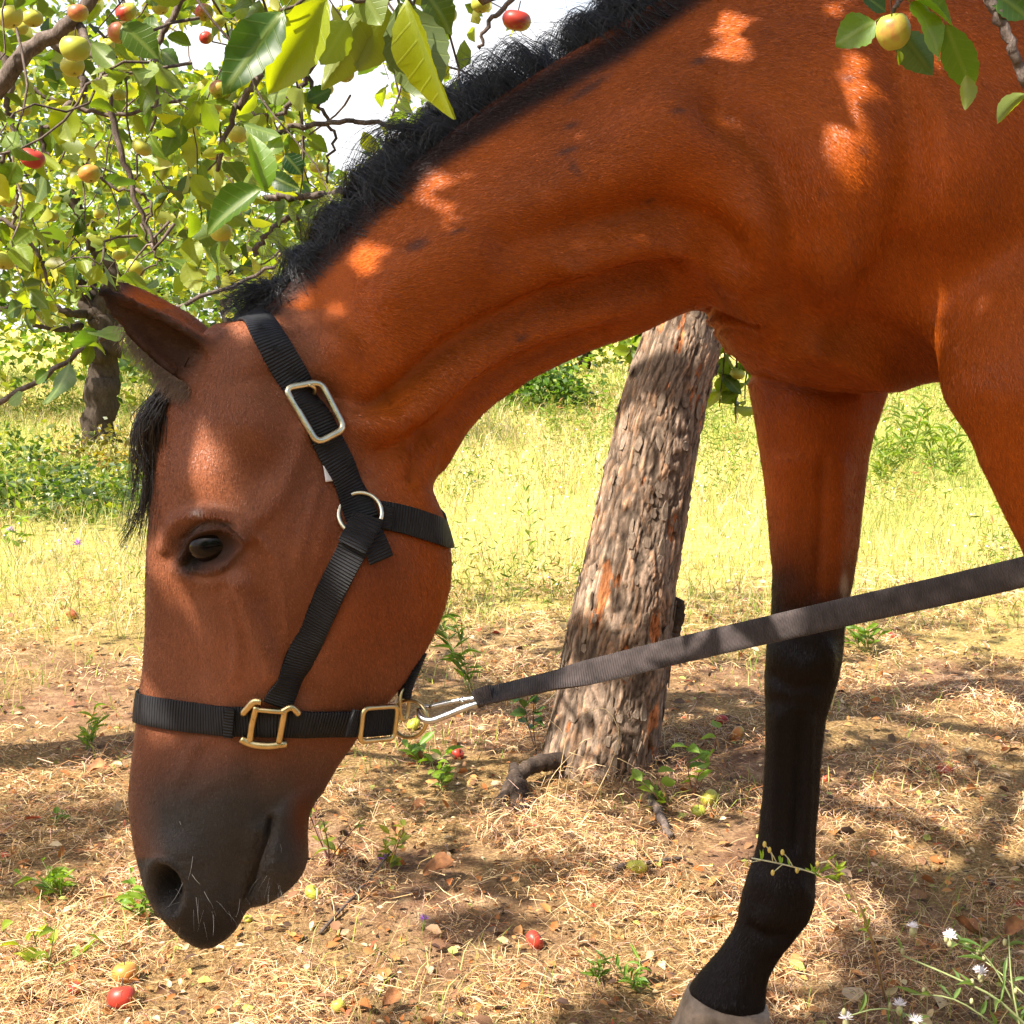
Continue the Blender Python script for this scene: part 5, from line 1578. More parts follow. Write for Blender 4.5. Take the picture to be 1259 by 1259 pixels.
# explicit leaves close to the lens: hanging from the leaning tree, and a pale spray at the left
def traced_leaf(tree, b0, tip, Y, wpx, nrm, shape, color, dy=0.0):
    p = W(b0[0], b0[1], Y); e = W(tip[0], tip[1], Y + dy)
    L = np.linalg.norm(e - p)
    leaf_obj(tree, p, e - p, nrm, L, PX(wpx, Y) * 1.0, shape, color)
YEL = (1.75, 1.45, .5); OLV = (1.4, 1.1, .45); DRK = (.42, .62, .9); GRN = (.85, 1.05, .8)
for b0, tip, Y, w, nrm, sh, colr, dy in [
    ((348, 14), (272, 112), .96, 56, (.5, -1, .7), 0, DRK, -.02), ((402, -2), (324, 120), .97, 62, (.3, -1, .1), 1, YEL, .01), ((428, 26), (392, 80), .98, 44, (-.3, 1, .3), 0, YEL, .0),
    ((448, 6), (398, 112), .99, 48, (.2, 1, .2), 3, OLV, .01), ((474, 6), (440, 88), 1.0, 62, (-.2, 1, .1), 0, OLV, .01), ((490, 4), (534, 130), .99, 78, (.1, 1, .25), 0, OLV, .0),
    ((500, -4), (553, 148), .975, 48, (-.6, -1, .1), 3, (1.9, 1.45, .5), .0), ((522, -10), (560, 34), 1.0, 44, (.1, -1, .5), 2, OLV, .0), ((440, -20), (472, 32), .98, 46, (.1, 1, .5), 0, (1.5, 1.3, .5), 0), ((380, -26), (352, 26), .99, 44, (.1, -1, .5), 2, OLV, 0), ((495, 20), (508, 52), 1.0, 26, (0, -1, .3), 1, DRK, 0)]:
    traced_leaf(t1, b0, tip, Y, w * 1.08, nrm, sh, colr, dy)
branch_obj(t1, [(-.2, .6, 2.75), (-.12, .8, 2.2), W(620, -130, 1.02), W(540, -50, 1.0), (W(490, -6, .99)), W(440, 0, .98), W(396, -8, .97), W(345, 12, .965)], .0035, .0012, 7, .002)
for b0, tip, Y, w, nrm, sh, colr, dy in [
    ((1076, 26), (1027, 54), 1.02, 46, (.2, -1, .5), 0, GRN, 0), ((1120, 4), (1174, 54), 1.0, 46, (.3, -1, .9), 2, (.9, 1.1, .9), -.01), ((1163, 30), (1200, 122), 1.01, 40, (-.5, -1, .2), 2, GRN, .01),
    ((1262, 116), (1216, 150), .98, 24, (.4, 1, .9), 1, YEL, 0), ((1216, -14), (1268, 20), 1.02, 46, (0, -1, .2), 0, DRK, 0), ((1098, -10), (1186, 14), 1.0, 34, (.1, -1, .9), 1, GRN, 0), ((1110, 40), (1146, 92), 1.03, 44, (.2, 1, .1), 3, DRK, .01),
    ((1060, -6), (1092, 12), 1.03, 34, (.1, -1, .6), 0, DRK, 0), ((1104, 62), (1108, 80), 1.005, 9, (.1, -1, .6), 1, YEL, 0), ((1187, 92), (1188, 136), 1.0, 22, (.8, 1, .3), 3, YEL, 0)]:
    traced_leaf(t1, b0, tip, Y, w * 1.05, nrm, sh, colr, dy)
branch_obj(t1, [(.45, .6, 2.65), (.40, .85, 2.1), W(1150, -140, 1.03), W(1180, -70, 1.02), W(1212, -12, 1.02), W(1238, 45, 1.02), W(1262, 105, 1.02), W(1290, 150, 1.02)], PX(9, 1.02), PX(5, 1.02), 10, .004, n=60)
branch_obj(t1, [W(1180, -70, 1.02), W(1130, -20, 1.02), W(1105, 2, 1.015), W(1097, 16, 1.015)], .003, .0014, 7, .002)
for b0, tip, Y, w, nrm, sh, colr, dy in [
    ((326, 236), (313, 158), 1.75, 36, (.5, -1, .3), 1, (.75, 1.0, .8), 0), ((322, 232), (246, 278), 1.75, 46, (.2, -1, .7), 1, (1.0, 1.1, .8), -.02), ((300, 152), (346, 172), 1.85, 26, (.1, .7, -.7), 0, GRN, 0), ((345, 168), (328, 192), 1.85, 24, (.3, 1, -.2), 0, GRN, 0), ((350, 190), (372, 214), 1.9, 28, (.1, -1, .3), 0, DRK, 0),
    ((155, 402), (112, 424), 1.88, 40, (.2, .6, -.9), 2, GRN, -.02), ((85, 445), (72, 506), 1.88, 34, (.4, .8, -.6), 2, GRN, -.02), ((112, 424), (104, 452), 1.88, 18, (.4, -1, .3), 1, YEL, 0), ((226, 374), (206, 390), 1.95, 26, (.1, .6, -.9), 0, GRN, -.02), ((180, 352), (206, 344), 1.95, 26, (.1, .6, -.9), 2, GRN, 0),
    ((255, 345), (268, 325), 1.95, 22, (.1, .6, -.9), 2, GRN, 0), ((10, 495), (30, 484), 1.88, 26, (0, .7, -.8), 0, GRN, 0), ((60, 458), (40, 470), 1.88, 20, (.3, -1, .6), 1, GRN, 0), ((88, 130), (70, 178), 2.1, 40, (.2, -1, .2), 0, YEL, 0), ((78, 140), (88, 176), 2.1, 36, (-.3, .9, .4), 3, (2, 1.6, .8), 0),
    ((112, 52), (144, 85), 2.0, 30, (.2, .8, -.3), 1, (1.5, 1.4, 1), 0), ((150, 30), (195, 70), 2.0, 44, (.2, -1, .3), 0, (1.3, 1.2, .8), 0), ((50, 190), (58, 222), 2.0, 20, (-.4, -.8, -.9), 3, (2.4, 2.0, 1.6), 0), ((52, 188), (76, 210), 2.0, 16, (.3, .8, -.9), 3, (2.4, 2.0, 1.6), 0), ((20, 200), (8, 228), 2.0, 30, (.3, -1, .2), 0, YEL, 0)]:
    traced_leaf(t3, b0, tip, Y, w, nrm, sh, colr, dy)
# hanging sprays beside the leaning trunk
spr = np.random.default_rng(4)
for (x0, y0, x1, y1, Y) in [(905, 395, 905, 520, 3.2), (895, 380, 885, 500, 3.2), (800, 380, 770, 440, 3.5), (812, 385, 790, 470, 3.5), (925, 380, 915, 490, 3.25)]:
    o, P = branch_obj(t1, [W(x0, y0 - 90, Y), W(x0, y0, Y), W((x0 + x1) / 2, (y0 + y1) / 2, Y), W(x1, y1, Y)], .004, .0015, 5, .004, n=10)
    for k in range(16 if Y < 3.4 else 13):
        f = spr.uniform(.25, 1.0); b0 = P[int(f * 9)]
        a = spr.normal(size=3); a[2] -= 1.0
        leaf_obj(t1, b0, a, spr.normal(size=3) * .6 + np.array([0, -.5, .5]), spr.uniform(.045, .065), spr.uniform(.034, .045), None, (1, 1, 1) if spr.random() < .6 else (1.6, 1.4, .8))

# ------------------------------------------------------------------ crown above the horse
crown = np.vstack(shade_ground + [over(pick[rc.choice(len(pick), 1500)], 2.0, 3.2) + rc.normal(size=(1500, 3)) * .12] +
                  [np.column_stack([rc.uniform(-1.8, 1.2, 500), rc.uniform(-.6, 1.6, 500), rc.uniform(2.1, 3.6, 500)])])
CL = .062
crown = crown[~in_holes(crown, lit_ground, .018)]
def crown_mesh(P, r):
    n = len(P); a, nn = random_dirs(n, r, .2, .5)
    nn = nn * .6 + Sd * .8
    Ls = r.uniform(.055, .085, n)
    base = P - a / np.linalg.norm(a, axis=1)[:, None] * Ls[:, None] * .5
    return leaf_mass(base, a, nn, Ls, Ls * .72, leaf_colors(n, r, .2))
crown = crown[~in_holes(crown, lit_spots, .022)]
crown = crown[(proj(crown)[:, 1] < -60) | (crown[:, 1] < .2)]
CV_, CF_, CC_ = crown_mesh(crown, rc)
inspot = in_holes(pick, lit_spots, .006)
rope_pts = np.array([W(x, np.interp(x, [590, 950, 1259], [858, 773, 703]) + dy, np.interp(x, [590, 950, 1259], [1.268, 1.19, 1.10])) for x in list(np.arange(595, 705, 5)) + list(np.arange(985, 1280, 5)) for dy in (-14, 0, 14)])
AH = lit_spots
hole_q = sp(np.array([c for c, r in AH])); hole_r = np.array([r for c, r in AH])
need = np.vstack([pick[~inspot] + NB[pick_id[~inspot]] * .003, rope_pts])
SV = Vector(Sd)
for rnd in range(6):         # leaves are added wherever sun still reaches the coat outside the flecks
    tree = BVHTree.FromPolygons([Vector(v) for v in CV_], [tuple(int(i) for i in f) for f in CF_])
    lit = np.array([tree.ray_cast(Vector(p), SV)[0] is None for p in need])
    need = need[lit]
    print('still lit', len(need))
    if len(need) < 4: break
    todo = need[rc.permutation(len(need))]; done = []; dq = []
    for p, c in zip(todo, sp(todo)):
        if any(abs(z[0] - c[0]) < .020 and abs(z[1] - c[1]) < .020 for z in dq[-400:]): continue
        # slide the leaf sideways so that it does not cover a fleck
        d = np.linalg.norm(hole_q - c, axis=1) - hole_r; k = int(np.argmin(d)); off = np.zeros(3)
        if d[k] < .026:
            v = c - hole_q[k]; v = v / (np.linalg.norm(v) + 1e-6) * (.026 - d[k]); off = e1 * v[0] + e2 * v[1]
        done.append(p + off); dq.append(c)
    new = over(np.array(done), 2.0, 2.9)
    V2_, F2_, C2_ = crown_mesh(new, rc)
    CF_ = np.vstack([CF_, F2_ + len(CV_)]); CV_ = np.vstack([CV_, V2_]); CC_ = np.vstack([CC_, C2_]); crown = np.vstack([crown, new])
print('crown leaves', len(crown))
V, F, C = CV_, CF_, CC_
o = link('foliage', mesh_np('foliage', V, F, True, C), M_canopy, t1); o['kind'] = 'stuff'
# limbs of the leaning tree up into that crown
top = cl[-1, :3]
for k, e in enumerate([(-.9, 1.2, 2.9), (-.2, .6, 2.8), (.5, .5, 2.7), (-.5, 2.4, 3.2), (.9, 1.4, 2.9), (-1.3, .4, 2.7)]):
    e = np.array(e); m = top * .5 + e * .5 + np.array([0, 0, .25])
    branch_obj(t1, [top - np.array([.0, 0, .12]), top * .8 + e * .2 + np.array([0, 0, .2]), m, e], .055, .012, 8, .03)
P_, A_, N_, L_, C_ = masses[0]
V, F, C = leaf_mass(P_, A_, N_, L_, L_ * .68, C_)
o = link('foliage', mesh_np('foliage', V, F, True, C), M_leafs, t3); o['kind'] = 'stuff'

# ================================================================== APPLES
def apple_meshes():
    out = []
    for sq in (.92, 1.0, .86):
        prof = [(0, .42), (.10, .50), (.24, .60), (.48, .66), (.76, .54), (.94, .26), (1.0, -.02), (.94, -.32), (.78, -.60), (.52, -.80), (.28, -.84), (.12, -.76), (0, -.70)]
        prof = cr(np.array(prof), 18); k = 20
        V = []
        for r, z in prof:
            for a in np.linspace(0, 2 * math.pi, k, endpoint=False):
                w = 1 + .035 * math.cos(5 * a + sq * 9) * (1 if z < -.3 else .4) + .03 * math.cos(2 * a)
                V.append((r * w * math.cos(a), r * w * math.sin(a), z * sq))
        n = len(prof)
        i, j = np.meshgrid(np.arange(n - 1), np.arange(k), indexing='ij')
        q = np.stack([i * k + j, (i + 1) * k + j, (i + 1) * k + (j + 1) % k, i * k + (j + 1) % k], -1).reshape(-1, 4)
        out.append(mesh_np('apple', np.array(V), q))
    return out
def apple_material():
    m, nt, b = new_mat('apple_skin')
    oi = nd(nt, 'ShaderNodeObjectInfo'); tc = nd(nt, 'ShaderNodeTexCoord')
    n = noise_node(nt, 2.2, 4, .6, tc.outputs['Object']); n2 = noise_node(nt, 14, 3, .6, tc.outputs['Object'])
    base = ramp(nt, [(0, (.30, .34, .035)), (1, (.46, .42, .06))], oi.outputs['Random'])
    ad = nd(nt, 'ShaderNodeVectorMath', operation='DOT_PRODUCT'); lk(nt, tc.outputs['Object'], ad.inputs[0]); ad.inputs[1].default_value = (-.45, -.55, .35)
    s = nd(nt, 'ShaderNodeMath', operation='MULTIPLY_ADD'); lk(nt, n.outputs[0], s.inputs[0]); s.inputs[1].default_value = 1.1; lk(nt, ad.outputs['Value'], s.inputs[2])
    al = nd(nt, 'ShaderNodeMath', operation='MULTIPLY_ADD'); lk(nt, oi.outputs['Alpha'], al.inputs[0]); al.inputs[1].default_value = 2.0; al.inputs[2].default_value = -1.55
    s2 = nd(nt, 'ShaderNodeMath', operation='ADD'); lk(nt, s.outputs[0], s2.inputs[0]); lk(nt, al.outputs[0], s2.inputs[1])
    f = ramp(nt, [(.0, (0, 0, 0)), (.7, (1, 1, 1))], s2.outputs[0])
    c = mixc(nt, f.outputs[0], base.outputs[0], oi.outputs['Color'])
    c = mixc(nt, ramp(nt, [(.68, (0, 0, 0)), (.74, (1, 1, 1))], n2.outputs[0]).outputs[0], c, (.20, .13, .05))
    lk(nt, c, b.inputs['Base Color']); b.inputs['Roughness'].default_value = .42; b.inputs['Specular IOR Level'].default_value = .4
    b.inputs['Subsurface Weight'].default_value = .0
    return m
AM = apple_meshes(); M_apple = apple_material()
for me in AM: me.materials.append(M_apple)
V, F = tube(cr([(0, 0, .35), (.04, 0, .7), (.10, .03, 1.25)], 6), .045, 5); STEM = mesh_np('stem', V, F); STEM.materials.append(M_branch)
V = []
for k in range(5):
    a = 2 * math.pi * k / 5
    V += [(.05 * math.cos(a - .6), .05 * math.sin(a - .6), -.70), (.05 * math.cos(a + .6), .05 * math.sin(a + .6), -.70), (.17 * math.cos(a), .17 * math.sin(a), -.93)]
CALYX = mesh_np('calyx', np.array(V), np.arange(15).reshape(-1, 3)); CALYX.materials.append(flat_mat('dried_calyx', (.06, .045, .03), .9))
def apple(pos, r, label, blush=(.50, .06, .03), amt=.4, tilt=None, group=None, shape=None, hang=True):
    o = bpy.data.objects.new('apple', AM[shape if shape is not None else random.randrange(3)])
    o.location = Vector([float(c) for c in pos]); o.scale = (r, r, r)
    o.rotation_euler = tilt if tilt is not None else (random.gauss(0, .3), random.gauss(0, .3), random.gauss(0, .35))
    o.color = (*blush, amt); COL.objects.link(o); tag(o, label, 'apple', group)
    for nm, me in (('stem', STEM), ('calyx', CALYX)):
        c = bpy.data.objects.new(nm, me); COL.objects.link(c); c.parent = o
    return o
for x, y, r, Y, b_, amt, lab in HANG:
    apple(W(x, y, Y), PX(r, Y), lab, b_, amt)
apple(W(1098, 37, 1.01), PX(24, 1.01), 'blemished green apple among dark leaves in front of the horse shoulder', PINK, .35, (.25, -.35, .3), None, 0).scale = (PX(20, 1.01), PX(20, 1.01), PX(28, 1.01))
GROUND = [
    (150, 1220, 18, RED, .95, 'bright red apple on the straw at the lower left'), (154, 1192, 16, ORG, .7, 'yellow and red apple lying behind the bright red one'), (93, 1211, 10, RED, .85, 'small red apple left of the bright red fallen one'),
    (415, 1229, 10, ORG, .4, 'wrinkled yellow fallen apple at the bottom edge right of the muzzle'), (658, 1142, 13, RED, 1.0, 'dark red fallen apple on bare soil between muzzle and hoof'), (783, 1054, 13, YG, .5, 'yellow green fallen apple on straw below the trunk'),
    (385, 1094, 11, YG, .4, 'yellow green fallen apple right beside the horse chin'), (871, 969, 12, YG, .5, 'yellow fallen apple beside the seedling right of the trunk'), (859, 985, 9, YG, .2, 'smaller green fallen apple in front of the yellow one by the seedling'),
    (906, 904, 10, ORG, .8, 'orange red fallen apple close to the black leg'), (888, 888, 8, RED, .95, 'crimson fallen apple behind the orange red one'), (1162, 938, 10, RED, .8, 'dull red fallen apple on the shaded straw at the right'),
    (508, 886, 9, YG, .5, 'yellow fallen apple seen through the brass lead ring'), (563, 923, 8, RED, 1.0, 'small crimson fallen apple left of the trunk foot'), (88, 747, 8.5, PINK, .9, 'pink fallen apple far off at the edge of the shade'),
    (305, 1127, 6, YG, .2, 'little green fallen apple under the horse lip'), (324, 1183, 6, RED, .95, 'tiny red fallen apple on straw below the muzzle'), (1015, 953, 6, RED, 1.0, 'tiny dark red windfall just right of the black leg'), (1098, 778, 6, RED, .9, 'small red windfall under the lead rope at the right')]
for x, y, r, b_, amt, lab in GROUND:
    p = G(x, y + r * .8); R = PX(r, p[1] * 1.03)
    apple(p + np.array([0, 0, R * .74]), R, lab, b_, amt, (random.gauss(0, .45), random.gauss(0, .45), random.gauss(0, .4)))
m_rot = flat_mat('rotten_apple_skin', (.20, .085, .025), .8, 0, .5, 60, .004)
for x, y, r, lab in [(28, 1219, 15, 'brown rotten apple at the lower left edge'), (58, 1204, 12, 'collapsed brown apple right of the rotten one at the lower left'), (62, 1232, 11, 'orange brown rotting apple nearest the bottom left corner')]:
    p = G(x, y + r * .7); R = PX(r, p[1])
    me = AM[2].copy(); me.materials.clear(); me.materials.append(m_rot)
    V = np.zeros(len(me.vertices) * 3); me.vertices.foreach_get('co', V); V = V.reshape(-1, 3)
    V *= (1 + .25 * np.array([pnoise(Vector(v) * 2 + Vector((x, 0, 0))) for v in V]))[:, None]; V[:, 2] *= .75
    me.vertices.foreach_set('co', V.ravel()); me.update()
    o = bpy.data.objects.new('apple', me); o.location = p + np.array([0, 0, R * .5]); o.scale = (R, R, R); o.rotation_euler = (.4, .5, x); COL.objects.link(o); tag(o, lab, 'apple')
    c = bpy.data.objects.new('stem', STEM); COL.objects.link(c); c.parent = o

# ================================================================== BACKGROUND TREES
def blob_tree(name, label, base, crown_c, crown_r, nclump, per, leafL, trunk=None, yellow=.3, seed=0, cmul=(1, 1, 1), hole=None, simple=True, group=None, cat='tree', gaps=False, part='foliage', spread=.22):
    t = empty(name, base); tag(t, label, cat, group)
    r = np.random.default_rng(seed)
    mb = MB()
    if trunk:
        mt = MB()
        for P, a, b_ in trunk:
            P = cr(np.array(P, float), 24)
            P[1:-1] += r.normal(size=(22, 3)) * a * .10
            V, F = tube(P, np.linspace(a, b_, 24) * (1 + .1 * r.normal(size=24)), 12); mt = MB(); mt.add(V, F, np.full(3, .15))
            link('trunk' if P[0][2] < .3 else 'branch', mt.mesh('trunk'), M_bark, t)
    cs = []
    while len(cs) < nclump:
        p = r.uniform(-1, 1, 3); d = np.linalg.norm(p)
        if d > 1 or d < .35: continue
        cs.append(np.array(crown_c) + p * np.array(crown_r))
    cs = np.array(cs)
    pos = np.repeat(cs, per, 0) + r.normal(size=(nclump * per, 3)) * np.array(crown_r) * spread
    pos = pos[pos[:, 2] > .05]
    if gaps and trunk and len(trunk) > 3:      # the forks of the old tree stay open to view
        q = proj(pos); f = (q[:, 0] > 62) & (q[:, 0] < 150) & (q[:, 1] > 225) & (pos[:, 1] < crown_c[1] + .1) & (r.random(len(pos)) < .85); pos = pos[~f]
    if gaps:
        q = proj(pos); g_ = np.array([sky_gap(*c) for c in q]); pos = pos[~g_]
    n = len(pos); a, nn = random_dirs(n, r, .35, .45)
    L = r.uniform(.7, 1.3, n) * leafL
    V, F, C = leaf_mass(pos, a, nn, L, L * .75, leaf_colors(n, r, yellow) * np.array(cmul), simple)
    o = link(part, mesh_np(part, V, F, True, C), M_leafs, t); o['kind'] = 'stuff'
    return t
# old forked apple tree standing in the field at the left
b2 = G(122, 552); Y2 = b2[1]
tr = [([b2 + np.array([0, 0, -.1]), W(122, 500, Y2), W(128, 450, Y2), W(134, 415, Y2), W(120, 385, Y2)], PX(22, Y2), PX(15, Y2)),
      ([W(122, 390, Y2), W(100, 360, Y2), W(86, 325, Y2 - .2), W(70, 290, Y2 - .3)], PX(12, Y2), PX(7, Y2)),
      ([W(124, 392, Y2), W(137, 345, Y2), W(120, 310, Y2), W(104, 275, Y2), W(85, 235, Y2)], PX(13, Y2), PX(7, Y2)),
      ([W(118, 380, Y2 + .1), W(112, 345, Y2 + .2), W(122, 310, Y2 + .3)], PX(7, Y2), PX(4, Y2)),
      ([W(108, 385, Y2), W(85, 385, Y2 - .3), W(50, 375, Y2 - .4), W(0, 380, Y2 - .6)], PX(6, Y2), PX(3, Y2)),
      ([W(100, 400, Y2), W(75, 405, Y2 - .4), W(40, 400, Y2 - .5)], PX(5, Y2), PX(2.5, Y2))]
blob_tree('apple_tree', 'forked old apple tree with a knothole standing in the sunny field at the left', b2, W(140, 190, Y2 + .3), (2.1, 1.7, 1.35), 95, 70, .085, tr, .35, 41, (.98, 1.02, .9), simple=False, gaps=True)
kn = [b2 + np.array([.01, -PX(20, Y2), 0])]
RIMS = [
    ('bushy pale green tree behind the drooping apple branches', (-3.4, 15.5), (2.4, 1.9, 2.0), 2.2, 70, 80, .13, .35, (.95, 1.05, .9)),
    ('bright yellow green tree at the far left edge of the field', (-7.4, 14.5), (2.6, 2.2, 2.2), 2.3, 80, 80, .13, .4, (1.0, 1.05, .9)),
    ('loose light green tree rising behind the crest of the mane', (-1.4, 19.0), (2.2, 1.9, 1.5), 1.7, 60, 80, .14, .35, (1.0, 1.1, .9)),
    ('dense green thicket at the end of the field behind the horse', (1.6, 30.0), (3.6, 2.2, 1.7), 1.5, 60, 90, .18, .25, (1.1, 1.2, 1.0)),
    ('tall green tree hidden behind the horse shoulder', (6.5, 24.0), (3.0, 2.4, 2.6), 3.4, 70, 80, .17, .3, (1.2, 1.2, 1.0)),
    ('dark green tree at the far right end of the field', (12.5, 27.0), (3.4, 2.6, 2.8), 3.3, 70, 80, .18, .25, (1.0, 1.1, 1.0)),
    ('low dark bush row tree left of the forked trunk', (-5.6, 21.0), (2.6, 2.0, 1.7), 1.7, 60, 80, .15, .2, (.8, .95, .9)),
    ('dark green tree far behind the left field', (-11.5, 24.0), (3.4, 2.6, 2.8), 3.0, 70, 80, .17, .25, (1.0, 1.1, 1.0)),
]
for k, (lab, (x, y), rr, cz, nc, per, ll, yl, cm) in enumerate(RIMS):
    gz0 = float(ground_z(x, y))
    blob_tree('leafy_tree', lab, (x, y, gz0), (x, y, cz), rr, nc, per, ll, [([(x, y, -.1), (x + .1, y, cz * .5), (x, y, cz)], .16, .08)], yl, 50 + k, cm, gaps=True, group='leafy trees round the field')
for k, (lab, (x, y), rr, cz, nc, per, ll, yl, cm) in enumerate([('unseen tree added left of the viewer to dim light on the horse', (-4.0, -3.4), (2.4, 1.7, 1.5), 1.8, 90, 80, .14, .2, (.9, 1, 1)), ('unseen tree added behind the viewer to dim light on the horse', (.4, -3.9), (2.4, 1.7, 1.6), 1.9, 90, 80, .14, .2, (.9, 1, 1)), ('unseen tree added right of the viewer to dim light on the horse', (4.8, -3.2), (2.4, 1.7, 1.5), 1.8, 90, 80, .14, .2, (.9, 1, 1))]):
    blob_tree('apple_tree', lab, (x, y, 0), (x, y, cz), rr, nc, per, ll, [([(x, y, -.1), (x + .1, y, cz * .5), (x, y, cz)], .13, .07)], yl, 90 + k, cm, group='unseen trees added to dim light on the horse')  # unseen trees added behind the camera to cut fill light on horse and eye
# bushes and tall weeds in the field
def bush(label, px, py, h, w, n, leafL, cmul, yellow, seed, depth=None):
    b0 = G(px, py)
    return blob_tree('bush', label, b0, b0 + np.array([0, 0, h * .5]), (w, w * .7, h * .5), n, 46, leafL, None, yellow, seed, cmul, cat='bush', spread=.24)
bush('dark green bush alone in the yellow field under the horse neck', 672, 508, .62, .50, 26, .09, (.75, .95, .9), .1, 71)
bush('leafy dark bush at the foot of the forked apple tree', 70, 640, .30, .50, 24, .05, (.55, .66, .55), .10, 72)
bush('low bush with sparse leaves at the left edge of the field', -10, 600, .40, .45, 22, .05, (.7, .8, .6), .2, 73)
bush('shaggy green bush just left of the forelock', 150, 625, .30, .32, 16, .045, (.6, .7, .6), .15, 76)
bush('brownish low bush before the forked trunk', 135, 588, .34, .36, 14, .045, (1.3, .7, .9), .1, 74)
bush('distant dark shrub between the forked trunk and the horse ear', 178, 462, 1.5, 1.0, 30, .17, (.6, .9, 1.0), .1, 75)

# ================================================================== GRASS AND STRAW
M_straw = attr_material('dry_straw', .75, .15, .25)
M_grass = attr_material('field_grass', .75, .42, .2)
def blades(x, y, h, w, lean, colors, rng, name, mat, curve=.5, z0=None):
    n = len(x)
    a = rng.uniform(0, 2 * np.pi, n); d = np.stack([np.cos(a), np.sin(a), np.zeros(n)], 1)
    s = np.stack([-np.sin(a + rng.normal(size=n) * .6), np.cos(a + rng.normal(size=n) * .6), np.zeros(n)], 1)
    b = np.stack([x, y, ground_z(x, y) - .004 if z0 is None else z0], 1)
    l = lean[:, None]
    up = np.array([0, 0, 1.0])
    p1 = b + (up * .55 + d * l * .35) * h[:, None]
    p2 = b + (up * (1 - .25 * np.minimum(lean, 1.5))[:, None] + d * l * .95) * h[:, None]
    hw = (w / 2)[:, None]
    V = np.stack([b - s * hw, b + s * hw, p1 + s * hw * .8, p1 - s * hw * .8, p2], 1).reshape(-1, 3)
    k = np.arange(n)[:, None] * 5
    q = k + np.array([[0, 1, 2, 3]]); t = k + np.array([[3, 2, 4]])
    return V, [q, t], np.repeat(colors, 5, 0)
def pal(n, rng, cols, wts, var=.18):
    cols = np.array(cols); c = cols[rng.choice(len(cols), n, p=np.array(wts) / np.sum(wts))]
    return c * rng.uniform(1 - var, 1 + var, (n, 1)) * rng.uniform(.94, 1.06, (n, 3))
STRAW = [(.66, .48, .26), (.54, .33, .14), (.36, .19, .08), (.30, .11, .04), (.07, .04, .027), (.52, .33, .24)]
rg = np.random.default_rng(99)
def vnoise(x, y, s, seed=0):
    return np.array([pnoise(Vector((a * s + seed, b_ * s, seed * .37))) for a, b_ in zip(x, y)])
# field grass beyond the shade
n = 150000
y = np.exp(rg.uniform(math.log(4.3), math.log(46), n)); x = rg.uniform(-1, 1, n) * (.62 * y + 1.0)
edge = 4.7 + .8 * np.sin(x * 1.7) + .5 * np.sin(x * 4.1 + 1)
keep = rg.random(n) < np.clip((y - edge + .9) / 1.6, .06, 1); x, y = x[keep], y[keep]; n = len(x)
vn = vnoise(x, y, .8, 3.0); vn2 = vnoise(x, y, .25, 9.0)
h = rg.uniform(.06, .24, n) * np.clip(.5 + (y - 4) * .12, .5, 1.25) * (1 + .7 * vn); w = np.maximum(.0022, y * .00042) * rg.uniform(.7, 1.5, n)
cy = pal(n, rg, [(.56, .47, .23), (.48, .42, .13), (.30, .35, .07), (.14, .21, .04), (.60, .52, .33), (.44, .29, .14)], [2.6, 2.8, 2.8, 1.8, 2.2, 1.2])
cy = cy * (1 - .5 * np.clip(-vn - .1, 0, .6))[:, None]; gshift = np.clip((vn2 + vn * .6) * 1.9 + .05, 0, .85)[:, None]; cy = cy * (1 - gshift) + np.array([.27, .34, .07]) * gshift
V, F, C = blades(x, y, h, w, rg.uniform(.2, 1.5, n), cy, rg, 'g', None)
o = link('field_grass', mesh_np('field_grass', V, F, True, C), M_grass); tag(o, 'sunlit yellow green meadow grass filling the field behind the horse', 'grass', None, 'stuff')
# taller weeds standing among the grass, in drifts
n = 12000
y = np.exp(rg.uniform(math.log(4.6), math.log(26), n)); x = rg.uniform(-1, 1, n) * (.6 * y + .8)
keep = vnoise(x, y, .55, 31.0) + .5 * vnoise(x, y, 2.5, 17.0) > .02; x, y = x[keep], y[keep]; n = len(x)
mbw = MB()
k_ = 9
bx = np.repeat(x, k_) + rg.normal(size=n * k_) * .03; by = np.repeat(y, k_) + rg.normal(size=n * k_) * .03; bz_ = ground_z(bx, by) + np.repeat(rg.uniform(.08, .34, n), k_) * rg.random(n * k_)
a_, nn = random_dirs(n * k_, rg, -.5, .4); L = rg.uniform(.025, .06, n * k_) * np.clip(by / 8, .8, 1.8)
V, F, C = leaf_mass(np.stack([bx, by, bz_], 1), a_, nn, L, L * .26, np.repeat(pal(n, rg, [(.14, .22, .03), (.22, .28, .04), (.34, .34, .06), (.38, .22, .08)], [3, 3, 2, .7]), k_, 0), True)
o = link('meadow_weeds', mesh_np('meadow_weeds', V, F, True, C), M_grass); tag(o, 'drifts of taller green weeds standing in the meadow grass', 'weeds', None, 'stuff')
# white flower dots in the field
n = 900
y = np.exp(rg.uniform(math.log(4.8), math.log(22), n)); x = rg.uniform(-1, 1, n) * (.5 * y + .6)
z = ground_z(x, y) + rg.uniform(.06, .22, n); r_ = rg.uniform(.006, .013, n) * np.clip(y / 9, .7, 1.6)
oc = np.array([(1, 0, 0), (-1, 0, 0), (0, 1, 0), (0, -1, 0), (0, 0, .5), (0, 0, -.5)]); ot = np.array([(0, 2, 4), (2, 1, 4), (1, 3, 4), (3, 0, 4), (2, 0, 5), (1, 2, 5), (3, 1, 5), (0, 3, 5)])
V = (np.stack([x, y, z], 1)[:, None] + oc[None] * r_[:, None, None]).reshape(-1, 3); F = (ot[None] + (np.arange(n) * 6)[:, None, None]).reshape(-1, 3)
C = np.repeat(pal(n, rg, [(.8, .8, .74), (.55, .5, .75), (.8, .7, .1)], [6, 1.0, 1.2]), 6, 0)
